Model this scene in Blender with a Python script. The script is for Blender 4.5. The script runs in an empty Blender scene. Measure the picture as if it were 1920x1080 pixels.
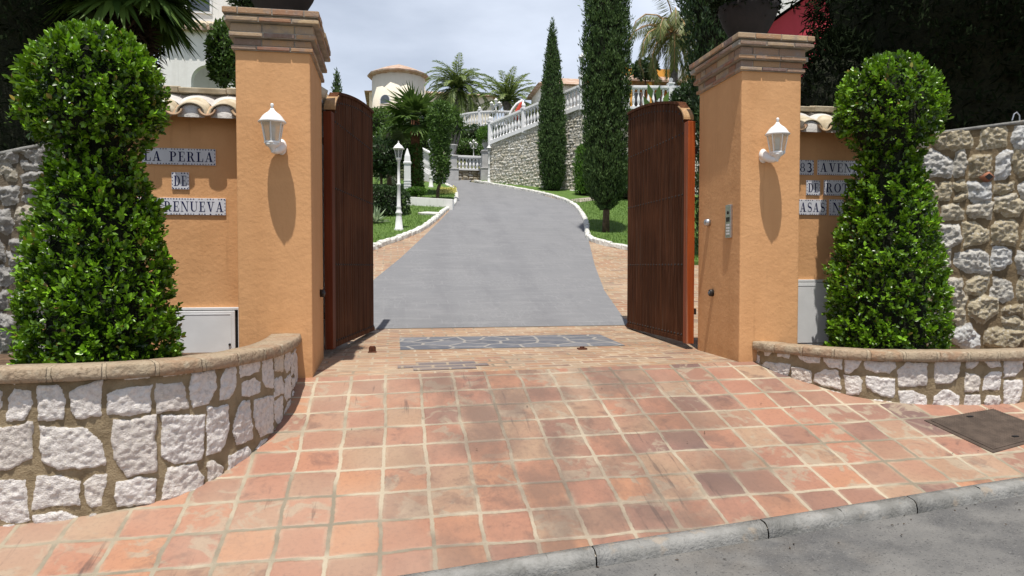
import bpy, math, random
import numpy as np
from mathutils import Vector
scene = bpy.context.scene
col = scene.collection
# ------------------------------------------------------------------ camera, sky, sun, exposure
FPX, YAW, PITCH, EYE = 1320.0, 9.46, 1.74, 1.6
cam = bpy.data.objects.new('camera', bpy.data.cameras.new('camera'))
col.objects.link(cam)
cam.location = (0, 0, EYE)
cam.rotation_euler = (math.radians(90 - PITCH), 0, math.radians(-YAW))
cam.data.sensor_width = 36
cam.data.lens = FPX / 1920 * 36
cam.data.clip_end = 2000
scene.camera = cam
SUN_DIR = Vector((0.07, 0.30, -1.0)).normalized()      # way the light travels
EL = math.asin(-SUN_DIR.z)
ROT = math.atan2(-SUN_DIR.x, -SUN_DIR.y)
world = bpy.data.worlds.new('World'); scene.world = world
world.use_nodes = True
wt = world.node_tree; wt.nodes.clear()
def wn(t, **k):
    n = wt.nodes.new(t)
    for a, b in k.items(): setattr(n, a, b)
    return n
sky = wn('ShaderNodeTexSky', sky_type='NISHITA', sun_disc=False)
sky.sun_elevation = EL; sky.sun_rotation = ROT; sky.dust_density = 2.0; sky.air_density = 1.0; sky.ozone_density = 2.0
tc = wn('ShaderNodeTexCoord'); mp = wn('ShaderNodeMapping'); mp.inputs['Scale'].default_value = (1.5, 1.5, 4.6)
mp.inputs['Location'].default_value = (.35, .2, .1)
nz = wn('ShaderNodeTexNoise'); nz.inputs['Scale'].default_value = 1.6; nz.inputs['Detail'].default_value = 7; nz.inputs['Roughness'].default_value = .5
cr = wn('ShaderNodeValToRGB'); cr.color_ramp.elements[0].position = .38; cr.color_ramp.elements[1].position = .66
cr.color_ramp.elements[0].color = (.52,)*3 + (1,); cr.color_ramp.elements[1].color = (.92,)*3 + (1,)
mx = wn('ShaderNodeMix', data_type='RGBA'); mx.inputs['B'].default_value = (11.9, 12.95, 14.9, 1)
sx = wn('ShaderNodeSeparateXYZ'); cm = wn('ShaderNodeMath', operation='MULTIPLY')   # cloud veil thins towards the zenith
zr_ = wn('ShaderNodeMapRange'); zr_.inputs['From Min'].default_value = .30; zr_.inputs['From Max'].default_value = .75; zr_.inputs['To Min'].default_value = 1.0; zr_.inputs['To Max'].default_value = .12
bg = wn('ShaderNodeBackground'); bg.inputs['Strength'].default_value = 0.075
wo = wn('ShaderNodeOutputWorld')
for a, b in ((tc.outputs['Generated'], mp.inputs[0]), (mp.outputs[0], nz.inputs['Vector']), (nz.outputs['Fac'], cr.inputs[0]),
             (cr.outputs[0], cm.inputs[0]), (tc.outputs['Generated'], sx.inputs[0]), (sx.outputs[2], zr_.inputs['Value']), (zr_.outputs[0], cm.inputs[1]), (cm.outputs[0], mx.inputs['Factor']), (sky.outputs[0], mx.inputs['A']), (mx.outputs['Result'], bg.inputs[0]), (bg.outputs[0], wo.inputs[0])):
    wt.links.new(a, b)
sun = bpy.data.objects.new('sun', bpy.data.lights.new('sun', 'SUN')); col.objects.link(sun)
sun.data.energy = 5.0; sun.data.angle = math.radians(.53); sun.data.color = (1, .955, .88)
sun.location = (-2, -9, 30)
sun.rotation_euler = SUN_DIR.to_track_quat('-Z', 'Y').to_euler()
vs = scene.view_settings
vs.view_transform = 'Standard'; vs.look = 'None'; vs.gamma = 1; vs.exposure = 0.08
scene.cycles.max_bounces = 8; scene.cycles.transparent_max_bounces = 12

# ------------------------------------------------------------------ pixel <-> place helpers (layout only)
_y, _p = math.radians(YAW), math.radians(PITCH)
CR = np.array([math.cos(_y), -math.sin(_y), 0.]); _h = np.array([math.sin(_y), math.cos(_y), 0.])
CF = _h * math.cos(_p) + np.array([0, 0, -math.sin(_p)]); CU = np.cross(CR, CF)
CO = np.array([0, 0, EYE])
def ray(px, py): return CR * ((px - 960) / FPX) + CU * ((540 - py) / FPX) + CF
def at(px, py, d): return CO + ray(px, py) * d
def atY(px, py, Y):
    v = ray(px, py); return CO + v * (Y / v[1])
def gz(x, y):
    if y < 5.75: return .74 + .26 * (y - 5.75) + .012 * (x - 1.16)
    if y < 8.8: return .74 + .03 * (y - 5.75) + (.012 * (x - 1.16)) * max(0, 1 - (y - 5.75) / 1.0)
    return .8315 + .2 * (y - 8.8)
def ong(px, py, off=0):
    v = ray(px, py); d = 2.0
    while d < 120:
        p = CO + v * d
        if p[2] <= gz(p[0], p[1]) + off:
            lo, hi = d - .05, d
            for _ in range(20):
                m = (lo + hi) / 2; p = CO + v * m
                if p[2] <= gz(p[0], p[1]) + off: hi = m
                else: lo = m
            return CO + v * hi
        d += .05
    raise ValueError((px, py))

# ------------------------------------------------------------------ object helpers
def tag(o, label=None, cat=None, group=None, kind=None):
    for k, v in (('label', label), ('category', cat), ('group', group), ('kind', kind)):
        if v: o[k] = v
    return o
def empty(name, loc, label, cat, group=None):
    o = bpy.data.objects.new(name, None); col.objects.link(o)
    o.location = tuple(float(c) for c in loc); o.empty_display_size = .2
    return tag(o, label, cat, group)
def anc(o):
    v = Vector((0, 0, 0))
    while o: v = v + o.location; o = o.parent
    return v
def link(name, me, mat, parent=None, world=True, smooth=False, bevel=0):
    o = bpy.data.objects.new(name, me); col.objects.link(o)
    for m in (mat if isinstance(mat, (list, tuple)) else [mat]): me.materials.append(m)
    if parent:
        o.parent = parent
        if world: o.location = -anc(parent)
    if smooth:
        me.polygons.foreach_set('use_smooth', [True] * len(me.polygons)); me.update()
    if bevel:
        b = o.modifiers.new('bevel', 'BEVEL'); b.width = bevel; b.segments = 2; b.limit_method = 'ANGLE'; b.angle_limit = math.radians(40)
    return o
def np_mesh(name, V, Fc, attrs=None):
    """fast mesh from arrays, all faces with the same number of corners"""
    V = np.asarray(V, np.float32); Fc = np.asarray(Fc, np.int32); k = Fc.shape[1]
    me = bpy.data.meshes.new(name)
    me.vertices.add(len(V)); me.vertices.foreach_set('co', V.ravel())
    me.loops.add(Fc.size); me.loops.foreach_set('vertex_index', Fc.ravel())
    me.polygons.add(len(Fc)); me.polygons.foreach_set('loop_start', np.arange(0, Fc.size, k, dtype=np.int32))
    me.polygons.foreach_set('loop_total', np.full(len(Fc), k, np.int32))
    me.update(calc_edges=True)
    for a, d in (attrs or {}).items():
        at_ = me.attributes.new(a, 'FLOAT', 'POINT'); at_.data.foreach_set('value', np.asarray(d, np.float32))
    return me
class MB:
    def __init__(s): s.v = []; s.f = []; s.mi = []; s.cur = 0
    def add(s, vs_, fs):
        b = len(s.v); s.v += [tuple(float(c) for c in q) for q in vs_]; s.f += [tuple(b + i for i in q) for q in fs]; s.mi += [s.cur] * len(fs)
    def hexa(s, p): s.add(p, [(0, 3, 2, 1), (4, 5, 6, 7), (0, 1, 5, 4), (1, 2, 6, 5), (2, 3, 7, 6), (3, 0, 4, 7)])
    def box(s, x0, x1, y0, y1, z0, z1):
        s.hexa([(x0, y0, z0), (x1, y0, z0), (x1, y1, z0), (x0, y1, z0), (x0, y0, z1), (x1, y0, z1), (x1, y1, z1), (x0, y1, z1)])
    def obox(s, c, ax, ay, az, hx, hy, hz):
        c, ax, ay, az = (np.array(q, float) for q in (c, ax, ay, az))
        s.hexa([c + ax * hx * i + ay * hy * j + az * hz * k for k in (-1, 1) for i, j in ((-1, -1), (1, -1), (1, 1), (-1, 1))])
    def beam(s, A, B, w, h, z0=0):
        """bar from A to B with vertical ends, w wide, from z0 to z0+h above the line"""
        A, B = np.array(A, float), np.array(B, float); t = B - A; t[2] = 0; t /= np.linalg.norm(t)
        n = np.array([-t[1], t[0], 0]) * w / 2; u0 = np.array([0, 0, z0]); u1 = np.array([0, 0, z0 + h])
        s.hexa([A - n + u0, B - n + u0, B + n + u0, A + n + u0, A - n + u1, B - n + u1, B + n + u1, A + n + u1])
    def lathe(s, prof, c=(0, 0, 0), seg=12, a0=0, sx=1, sy=1, cap=True):
        vs_, fs = [], []
        for r, z in prof:
            for i in range(seg):
                a = a0 + 2 * math.pi * i / seg
                vs_.append((c[0] + r * sx * math.cos(a), c[1] + r * sy * math.sin(a), c[2] + z))
        for j in range(len(prof) - 1):
            for i in range(seg):
                k = (i + 1) % seg
                fs.append((j * seg + i, j * seg + k, (j + 1) * seg + k, (j + 1) * seg + i))
        if cap:
            fs.append(tuple(reversed(range(seg)))); b = (len(prof) - 1) * seg; fs.append(tuple(b + i for i in range(seg)))
        s.add(vs_, fs)
    def tube(s, pts, rad, seg=8):
        pts = [np.array(p, float) for p in pts]; n = len(pts)
        rad = rad if hasattr(rad, '__len__') else [rad] * n
        vs_, fs = [], []; ref = None
        for i, p in enumerate(pts):
            t = pts[min(i + 1, n - 1)] - pts[max(i - 1, 0)]; t = t / (np.linalg.norm(t) + 1e-9)
            if ref is None: ref = np.array([1., 0, 0]) if abs(t[0]) < .8 else np.array([0, 1., 0])
            a = ref - t * (ref @ t); a /= np.linalg.norm(a); ref = a; b = np.cross(t, a)
            for k in range(seg):
                th = 2 * math.pi * k / seg; vs_.append(p + (a * math.cos(th) + b * math.sin(th)) * rad[i])
        for i in range(n - 1):
            for k in range(seg):
                q = (k + 1) % seg; fs.append((i * seg + k, i * seg + q, (i + 1) * seg + q, (i + 1) * seg + k))
        fs.append(tuple(reversed(range(seg)))); fs.append(tuple((n - 1) * seg + k for k in range(seg)))
        s.add(vs_, fs)
    def prism(s, poly, O, U_, W_, N_, th):
        """2d outline (u,w) at O, thick th along N_"""
        O, U_, W_, N_ = (np.array(q, float) for q in (O, U_, W_, N_)); n = len(poly)
        a = [O + U_ * u + W_ * w for u, w in poly]; b = [q + N_ * th for q in a]
        s.add(a + b, [tuple(reversed(range(n))), tuple(range(n, 2 * n))] + [(i, (i + 1) % n, n + (i + 1) % n, n + i) for i in range(n)])
    def mesh(s, name):
        me = bpy.data.meshes.new(name); me.from_pydata(s.v, [], s.f); me.update()
        if any(s.mi): me.polygons.foreach_set('material_index', s.mi)
        return me
    def build(s, name, mat, parent=None, world=True, smooth=False, bevel=0):
        me = s.mesh(name)
        o = link(name, me, mat, parent, world, False, bevel)
        if smooth: me.shade_auto(30) if hasattr(me, 'shade_auto') else me.polygons.foreach_set('use_smooth', [True] * len(me.polygons))
        return o
def copy_tree(o, parent=None):
    c = o.copy(); col.objects.link(c)
    if parent: c.parent = parent
    for ch in list(o.children): copy_tree(ch, c)
    return c

# ------------------------------------------------------------------ materials
def lin(r, g, b):
    f = lambda c: (c / 255 / 12.92) if c <= 10 else ((c / 255 + .055) / 1.055) ** 2.4
    return (f(r), f(g), f(b))
class NB:
    def __init__(s, name):
        s.m = bpy.data.materials.new(name); s.m.use_nodes = True; s.t = s.m.node_tree; s.t.nodes.clear()
        s.out = s.n('ShaderNodeOutputMaterial')
    def n(s, t, ins=None, **k):
        q = s.t.nodes.new(t)
        for a, b in k.items(): setattr(q, a, b)
        for a, b in (ins or {}).items(): s.set(q.inputs[a], b)
        return q
    def set(s, i, v):
        if hasattr(v, 'is_linked') or hasattr(v, 'links'): s.t.links.new(v, i)
        elif isinstance(v, (tuple, list)) and len(v) == 3 and i.type == 'RGBA': i.default_value = (*v, 1)
        else: i.default_value = v
    def math(s, op, a, b=0.0, c=None, clamp=False):
        q = s.n('ShaderNodeMath', operation=op, use_clamp=clamp); s.set(q.inputs[0], a); s.set(q.inputs[1], b)
        if c is not None: s.set(q.inputs[2], c)
        return q.outputs[0]
    def noise(s, vec, scale, detail=4, rough=.55, out='Fac', dist=0):
        q = s.n('ShaderNodeTexNoise', {'Vector': vec, 'Scale': scale, 'Detail': detail, 'Roughness': rough, 'Distortion': dist}); return q.outputs[out]
    def ss(s, v, a, b, lo=0.0, hi=1.0):
        q = s.n('ShaderNodeMapRange', {'Value': v, 'From Min': a, 'From Max': b, 'To Min': lo, 'To Max': hi}, interpolation_type='SMOOTHSTEP'); return q.outputs[0]
    def mix(s, f, a, b, mode='MIX'):
        q = s.n('ShaderNodeMix', data_type='RGBA', blend_type=mode); s.set(q.inputs[0], f); s.set(q.inputs[6], a); s.set(q.inputs[7], b); return q.outputs[2]
    def ramp(s, f, stops):
        q = s.n('ShaderNodeValToRGB', {'Fac': f}); e = q.color_ramp.elements
        while len(e) < len(stops): e.new(.5)
        for x, (p, c) in zip(e, stops): x.position = p; x.color = (*c, 1)
        return q.outputs[0]
    def obj(s): return s.n('ShaderNodeTexCoord').outputs['Object']
    def attr(s, name): return s.n('ShaderNodeAttribute', attribute_name=name).outputs['Fac']
    def bump(s, h, strength=.3, dist=.02): return s.n('ShaderNodeBump', {'Height': h, 'Strength': strength, 'Distance': dist}).outputs[0]
    def bsdf(s, color, rough=.7, normal=None, spec=.35, metal=0, **k):
        q = s.n('ShaderNodeBsdfPrincipled'); s.set(q.inputs['Base Color'], color); s.set(q.inputs['Roughness'], rough)
        s.set(q.inputs['Specular IOR Level'], spec); s.set(q.inputs['Metallic'], metal)
        for a, b in k.items(): s.set(q.inputs[a.replace('_', ' ')], b)
        if normal is not None: s.set(q.inputs['Normal'], normal)
        return q.outputs[0]
    def done(s, sh): s.t.links.new(sh, s.out.inputs[0]); return s.m
def simple(name, c, rough=.6, var=.25, scale=8, bump=.15, bscale=60, bdist=.004, metal=0, spec=.35, c2=None):
    b = NB(name); o = b.obj(); n = b.noise(o, scale, 5)
    dk = tuple(x * (1 - var) for x in c) if c2 is None else c2
    colr = b.mix(b.ss(n, .35, .68), dk, c)
    nm = b.bump(b.noise(o, bscale, 4), bump, bdist) if bump else None
    return b.done(b.bsdf(colr, rough, nm, spec, metal))
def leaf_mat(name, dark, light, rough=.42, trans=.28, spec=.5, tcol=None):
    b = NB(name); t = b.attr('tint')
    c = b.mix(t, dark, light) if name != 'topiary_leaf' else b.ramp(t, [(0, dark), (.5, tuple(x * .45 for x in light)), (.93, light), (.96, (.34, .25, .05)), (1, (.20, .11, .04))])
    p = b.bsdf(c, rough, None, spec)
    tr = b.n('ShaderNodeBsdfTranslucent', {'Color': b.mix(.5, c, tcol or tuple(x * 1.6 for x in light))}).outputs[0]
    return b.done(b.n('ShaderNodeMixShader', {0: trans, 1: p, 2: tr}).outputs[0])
M = {}
# -- plaster
def plaster(name, c, stain):
    b = NB(name); o = b.obj()
    st = b.n('ShaderNodeMapping', {'Vector': o, 'Scale': (1.6, 1.6, .35)}).outputs[0]
    n1 = b.noise(st, 2.2, 6, .6); n2 = b.noise(o, 9, 4)
    cc = b.mix(b.ss(n1, .40, .72, 0, .42), c, stain)
    cc = b.mix(b.ss(n2, .5, .75, 0, .22), cc, tuple(min(1, x * 1.18) for x in c))
    rs_ = b.n('ShaderNodeMapping', {'Vector': o, 'Scale': (9, 9, .5)}).outputs[0]
    cc = b.mix(b.ss(b.noise(rs_, 1.8, 5, .65), .56, .74, 0, .30), cc, tuple(x * .72 for x in stain))
    zz_ = b.n('ShaderNodeSeparateXYZ', {0: o}).outputs[2]
    cc = b.mix(b.math('MULTIPLY', b.ss(b.math('ADD', zz_, b.math('MULTIPLY', b.noise(o, 6, 4), .35)), 1.12, .86), .38), cc, tuple(x * .62 for x in stain))
    sp = b.ss(b.noise(o, 45, 2), .70, .76, 0, .25)
    cc = b.mix(sp, cc, stain)
    h = b.math('ADD', b.math('MULTIPLY', b.noise(o, 5, 3), 2.2), b.math('ADD', b.noise(o, 34, 4), b.math('MULTIPLY', b.noise(o, 170, 2), .35)))
    return b.done(b.bsdf(cc, .85, b.bump(h, .5, .006), .2))
M['ochre'] = plaster('ochre_plaster', (.64, .350, .165), (.52, .265, .115))
M['whitewall'] = plaster('white_plaster', (.78, .77, .74), (.62, .60, .56))
M['cream'] = plaster('cream_plaster', (.74, .68, .56), (.64, .58, .46))
M['pink'] = plaster('pink_plaster', (.46, .055, .075), (.38, .05, .06))
M['orangehouse'] = plaster('orange_house_plaster', (.72, .36, .07), (.6, .3, .06))
# -- square tiles of the apron
def tiles(name, su, sv, bond, pal, grout, gw, wear, worn=False):
    b = NB(name); o = b.obj()
    w = b.n('ShaderNodeVectorMath', {0: b.noise(o, 3.0, 2, .5, 'Color'), 1: (.5, .5, .5)}, operation='SUBTRACT').outputs[0]
    w2 = b.n('ShaderNodeVectorMath', {0: b.noise(o, 22, 2, .5, 'Color'), 1: (.5, .5, .5)}, operation='SUBTRACT').outputs[0]
    w = b.n('ShaderNodeVectorMath', {0: w, 'Scale': .045}, operation='SCALE').outputs[0]
    w2 = b.n('ShaderNodeVectorMath', {0: w2, 'Scale': .012}, operation='SCALE').outputs[0]
    p = b.n('ShaderNodeVectorMath', {0: o, 1: w}, operation='ADD').outputs[0]
    p = b.n('ShaderNodeVectorMath', {0: p, 1: w2}, operation='ADD').outputs[0]
    x = b.n('ShaderNodeSeparateXYZ', {0: p})
    v = b.math('MULTIPLY_ADD', x.outputs[1], 1 / sv, 20.37)
    fv0 = b.math('FLOOR', v)
    u = b.math('MULTIPLY_ADD', x.outputs[0], 1 / su, 20.28)
    if bond: u = b.math('ADD', u, b.math('MULTIPLY', b.math('MODULO', fv0, 2), .5))
    fu0 = b.math('FLOOR', u)
    fu = b.math('SUBTRACT', u, fu0); fv = b.math('SUBTRACT', v, fv0)
    eu = b.math('MULTIPLY', b.math('MINIMUM', fu, b.math('SUBTRACT', 1, fu)), su)
    ev = b.math('MULTIPLY', b.math('MINIMUM', fv, b.math('SUBTRACT', 1, fv)), sv)
    e = b.n('ShaderNodeMath', {0: eu, 1: ev, 2: .018}, operation='SMOOTH_MIN').outputs[0]
    idv = b.n('ShaderNodeCombineXYZ', {0: fu0, 1: fv0}).outputs[0]
    wn_ = b.n('ShaderNodeTexWhiteNoise', {'Vector': idv}, noise_dimensions='2D')
    r1 = wn_.outputs['Value']; sep = b.n('ShaderNodeSeparateColor', {0: wn_.outputs['Color']})
    r2, r3 = sep.outputs[1], sep.outputs[2]
    big = b.noise(o, .55, 3); big2 = b.noise(b.n('ShaderNodeVectorMath', {0: o, 1: (7, 3, 0)}, operation='ADD').outputs[0], .8, 3)
    rr = b.math('ADD', b.math('MULTIPLY', r1, .92), b.math('MULTIPLY', b.math('SUBTRACT', big, .46), .9), clamp=True)
    tile = b.ramp(rr, pal)
    # within-tile flame marks, each tile shifted
    off = b.n('ShaderNodeVectorMath', {0: wn_.outputs['Color'], 'Scale': 37.0}, operation='SCALE').outputs[0]
    po = b.n('ShaderNodeVectorMath', {0: o, 1: off}, operation='ADD').outputs[0]
    fl = b.noise(po, 5.5, 4, .6, dist=.8)
    tile = b.mix(b.math('MULTIPLY', b.ss(fl, .50, .60), b.ss(r2, .40, .65, 0, .8)), tile, wear[0])      # buff firing patches
    fl2 = b.noise(b.n('ShaderNodeVectorMath', {0: po, 1: (3, 9, 1)}, operation='ADD').outputs[0], 6.5, 4, .6, dist=.6)
    tile = b.mix(b.math('MULTIPLY', b.ss(fl2, .50, .68), b.ss(r3, .5, .85, 0, .5)), tile, wear[1])      # dark scorch patches
    tile = b.mix(b.ss(b.noise(o, 40, 3), .45, .75, 0, .22), tile, wear[1])
    # worn pale film
    tile = b.mix(b.ss(big2, .48, .72, 0, .32), tile, wear[2])
    gmask = b.ss(b.math('ADD', e, b.math('MULTIPLY', b.math('SUBTRACT', b.noise(o, 60, 3), .5), .007)), gw, gw + .006)
    gcol = b.mix(b.ss(b.noise(o, 1.7, 4), .42, .66), grout, tuple(x * .50 for x in grout))
    smear = b.math('MULTIPLY', b.ss(e, gw, gw + .03, .45, 0), b.ss(b.noise(o, 6, 3), .4, .7))
    tile = b.mix(smear, tile, grout)
    cc = b.mix(gmask, gcol, tile)
    if worn:        # tyre-dirtied strip up the middle of the ramp
        xo = b.n('ShaderNodeSeparateXYZ', {0: o}).outputs[0]
        strip = b.math('MULTIPLY', b.ss(xo, -.35, .55), b.ss(xo, 2.9, 1.7))
        cc = b.mix(b.math('MULTIPLY', strip, b.ss(b.noise(b.n('ShaderNodeMapping', {'Vector': o, 'Scale': (1, .6, 1)}).outputs[0], 2.6, 5, .65), .34, .64, .10, .70)), cc, (.13, .09, .072))
        sm = b.n('ShaderNodeMapping', {'Vector': o, 'Rotation': (0, 0, .5), 'Scale': (14, 1.2, 1)}).outputs[0]
        cc = b.mix(b.math('MULTIPLY', b.ss(b.noise(sm, 1.6, 4, .6), .60, .72, 0, .55), b.ss(b.noise(o, .9, 2), .5, .6)), cc, (.07, .055, .05))
    cc = b.mix(b.ss(b.noise(o, 130, 2), .66, .74, 0, .35), cc, wear[1])
    tilt = b.math('ADD', b.math('MULTIPLY', b.math('SUBTRACT', r2, .5), fu), b.math('MULTIPLY', b.math('SUBTRACT', r3, .5), fv))
    h = b.math('ADD', b.math('ADD', b.math('MULTIPLY', b.ss(e, gw - .004, gw + .014), 1.0), b.math('MULTIPLY', tilt, 1.1)), b.math('ADD', b.math('MULTIPLY', b.noise(o, 16, 3), .35), b.math('MULTIPLY', b.noise(o, 120, 3), .10)))
    rg = b.ss(b.noise(o, 3, 3), .35, .7, .5, .8)
    return b.done(b.bsdf(cc, rg, b.bump(h, .6, .008), .3))
M['tile'] = tiles('terracotta_tiles', .268, .262, False,
    [(0, (.40, .205, .118)), (.2, (.37, .185, .120)), (.42, (.325, .165, .115)), (.62, (.35, .235, .155)), (.82, (.285, .155, .11)), (.95, (.235, .135, .105)), (1, (.17, .105, .09))],
    (.44, .375, .275), .0078, [(.34, .275, .20), (.105, .065, .058), (.40, .30, .225)], True)
M['brick_floor'] = tiles('brick_paving', .262, .128, True,
    [(0, (.34, .185, .115)), (.3, (.35, .225, .135)), (.55, (.30, .175, .115)), (.8, (.35, .26, .175)), (1, (.22, .14, .105))],
    (.42, .335, .24), .008, [(.44, .33, .22), (.16, .10, .085), (.48, .36, .26)])
M['slate_brick'] = tiles('slate_bricks', .262, .128, True,
    [(0, (.125, .11, .125)), (.5, (.165, .135, .135)), (1, (.22, .17, .15))], (.35, .28, .205), .007, [(.2, .16, .15), (.07, .065, .08), (.26, .22, .2)])
def slate():
    b = NB('crazy_slate'); o = b.obj()
    sc = b.n('ShaderNodeMapping', {'Vector': o, 'Scale': (3.1, 3.6, 1)}).outputs[0]
    w = b.n('ShaderNodeVectorMath', {0: b.noise(o, 4, 2, .5, 'Color'), 'Scale': .22}, operation='SCALE').outputs[0]
    p = b.n('ShaderNodeVectorMath', {0: sc, 1: w}, operation='ADD').outputs[0]
    e = b.n('ShaderNodeTexVoronoi', {'Vector': p, 'Scale': 1.0}, feature='DISTANCE_TO_EDGE', voronoi_dimensions='2D').outputs['Distance']
    c = b.n('ShaderNodeTexVoronoi', {'Vector': p, 'Scale': 1.0}, feature='F1', voronoi_dimensions='2D').outputs['Color']
    r = b.n('ShaderNodeSeparateColor', {0: c}).outputs[0]
    cc = b.ramp(r, [(0, (.095, .10, .12)), (.6, (.125, .13, .15)), (1, (.18, .18, .195))])
    cc = b.mix(b.ss(b.noise(o, 9, 4), .45, .75, 0, .4), cc, (.3, .28, .27))
    m = b.ss(e, .035, .06)
    return b.done(b.bsdf(b.mix(m, (.29, .27, .245), cc), .6, b.bump(m, .5, .006), .4))
M['slate'] = slate()
def asphalt(name, c, light, dark, sc=1.0, cross=False):
    b = NB(name); o = b.obj()
    n1 = b.noise(o, 1.3 * sc, 6, .6); n2 = b.noise(o, 5 * sc, 5, .6)
    cc = b.mix(b.ss(n1, .38, .68, 0, .6 if not cross else .22), c, light)
    cc = b.mix(b.ss(n2, .55, .75, 0, .4 if not cross else .25), cc, dark)
    if cross:
        ty = b.n('ShaderNodeMapping', {'Vector': o, 'Scale': (.55, 3.4, 1)}).outputs[0]
        cc = b.mix(b.ss(b.noise(ty, 2.4, 5, .65), .50, .68, 0, .5), cc, light)
        tx = b.n('ShaderNodeMapping', {'Vector': o, 'Scale': (1.5, .16, 1)}).outputs[0]
        cc = b.mix(b.ss(b.noise(tx, 1.6, 4, .6), .5, .7, 0, .45), cc, dark)
        wv = b.n('ShaderNodeVectorMath', {0: b.noise(o, 2.5, 3, .6, 'Color'), 'Scale': .5}, operation='SCALE').outputs[0]
        pv = b.n('ShaderNodeVectorMath', {0: o, 1: wv}, operation='ADD').outputs[0]
        ve = b.n('ShaderNodeTexVoronoi', {'Vector': pv, 'Scale': 8.0}, feature='DISTANCE_TO_EDGE', voronoi_dimensions='2D').outputs['Distance']
        cc = b.mix(b.math('MULTIPLY', b.ss(ve, .12, .0), b.ss(b.noise(o, 1.1, 4), .40, .60, .05, .5)), cc, (.255, .255, .26))
        xs_ = b.n('ShaderNodeSeparateXYZ', {0: o}); ty_ = b.math('SUBTRACT', xs_.outputs[0], b.math('MULTIPLY', b.math('SUBTRACT', xs_.outputs[1], 8.8), .07))
        for tx_ in (.55, 1.95): cc = b.mix(b.math('MULTIPLY', b.ss(b.math('ABSOLUTE', b.math('SUBTRACT', ty_, tx_)), .32, .05), b.ss(b.noise(o, 3, 4), .35, .65, .05, .38)), cc, dark)
        br = b.n('ShaderNodeTexBrick', {'Vector': o, 'Scale': 1.0, 'Mortar Size': .012, 'Mortar Smooth': .6, 'Brick Width': .30, 'Row Height': .20}).outputs['Fac']
        cc = b.mix(b.math('MULTIPLY', br, b.ss(b.noise(o, 2.2, 3), .42, .62, 0, .5)), cc, light)
    if not cross:
        cc = b.mix(b.ss(b.noise(o, 2.3, 5, .65), .50, .68, 0, .55), cc, light); cc = b.mix(b.ss(b.noise(o, .7, 4, .6), .52, .66, 0, .5), cc, (.15, .125, .095))
    sp = b.noise(o, 150 if cross else 85, 3, .8); sp2 = b.noise(o, 95 if cross else 60, 3, .8)
    cc = b.mix(b.ss(sp, .56, .68, 0, .55 if cross else .8), cc, light)
    cc = b.mix(b.ss(sp2, .56, .68, 0, .6 if cross else .8), cc, dark)
    h = b.math('ADD', sp, b.math('MULTIPLY', n2, .8))
    return b.done(b.bsdf(cc, .85, b.bump(h, .5, .006), .3))
M['drive'] = asphalt('worn_drive_asphalt', (.185, .187, .196), (.25, .25, .256), (.14, .141, .152), 1, True)
M['road'] = asphalt('street_asphalt', (.098, .097, .096), (.205, .198, .185), (.040, .040, .041), 1.5)
def kerbmat():
    b = NB('kerb_concrete'); o = b.obj()
    cc = b.mix(b.ss(b.noise(o, 4, 6, .65), .36, .66), (.175, .172, .16), (.285, .28, .265))
    cc = b.mix(b.ss(b.noise(o, 26, 4, .6), .55, .72, 0, .6), cc, (.15, .145, .13))
    cc = b.mix(b.ss(b.noise(o, 9, 4), .58, .70, 0, .5), cc, (.34, .27, .20))
    return b.done(b.bsdf(cc, .9, b.bump(b.math('ADD', b.noise(o, 60, 4), b.noise(o, 14, 3)), .7, .01), .2))
M['kerb'] = kerbmat()
M['whitestone'] = simple('whitewashed_stone', (.74, .73, .68), .8, .22, 9, .4, 40, .01)
M['earth'] = simple('garden_earth', (.16, .10, .06), .95, .5, 14, .8, 50, .02)
M['ground'] = simple('hill_ground', (.15, .13, .07), .95, .5, 3, .6, 20, .05, c2=(.07, .10, .03))
# -- stone walls: attributes cell/edge carried by the mesh
def stone_mat(name, stops, mortar, m2, grain=24, lich=None, bump=.7):
    b = NB(name); o = b.obj(); c = b.attr('cell'); e = b.attr('edge')
    cc = b.ramp(c, stops)
    cc = b.mix(b.ss(b.noise(o, grain, 5, .65), .42, .72, 0, .55), cc, tuple(x * .55 for x in stops[0][1]))
    cc = b.mix(b.ss(b.noise(o, grain * 2.6, 3, .6), .52, .70, 0, .45), cc, tuple(min(.9, x * 1.35) for x in stops[-1][1]))
    if lich: cc = b.mix(b.ss(b.noise(o, 4.5, 4), .45, .66, 0, .75), cc, lich)
    mc = b.mix(b.ss(b.noise(o, 7, 4), .4, .65), mortar, m2)
    k = b.ss(b.math('ADD', e, b.math('MULTIPLY', b.math('SUBTRACT', b.noise(o, 55, 3), .5), .5)), .35, .6)
    h = b.math('ADD', b.noise(o, grain * 1.6, 6, .7), b.math('MULTIPLY', b.noise(o, grain * 5, 3), .4))
    return b.done(b.bsdf(b.mix(k, mc, cc), .9, b.bump(h, bump, .016), .2))
M['whiterubble'] = stone_mat('white_rubble', [(0, (.66, .60, .55)), (.3, (.75, .70, .66)), (.8, (.80, .755, .72)), (1, (.70, .61, .50))], (.34, .265, .165), (.23, .175, .105), 30, None, 1.0)
M['greyrubble'] = stone_mat('grey_rubble', [(0, (.26, .25, .235)), (.5, (.36, .35, .335)), (.8, (.35, .315, .25)), (1, (.45, .445, .435))], (.15, .12, .085), (.09, .075, .055), 16, None, 1.0)
M['tanrubble'] = stone_mat('tan_rubble', [(0, (.32, .265, .175)), (.4, (.42, .36, .25)), (.65, (.47, .44, .385)), (1, (.50, .50, .495))], (.21, .155, .09), (.13, .095, .055), 16, None, 1.0)
M['farrubble'] = stone_mat('retaining_rubble', [(0, (.45, .415, .33)), (.4, (.56, .53, .455)), (.8, (.62, .60, .55)), (1, (.72, .70, .66))], (.36, .325, .25), (.40, .365, .285), 9)
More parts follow.
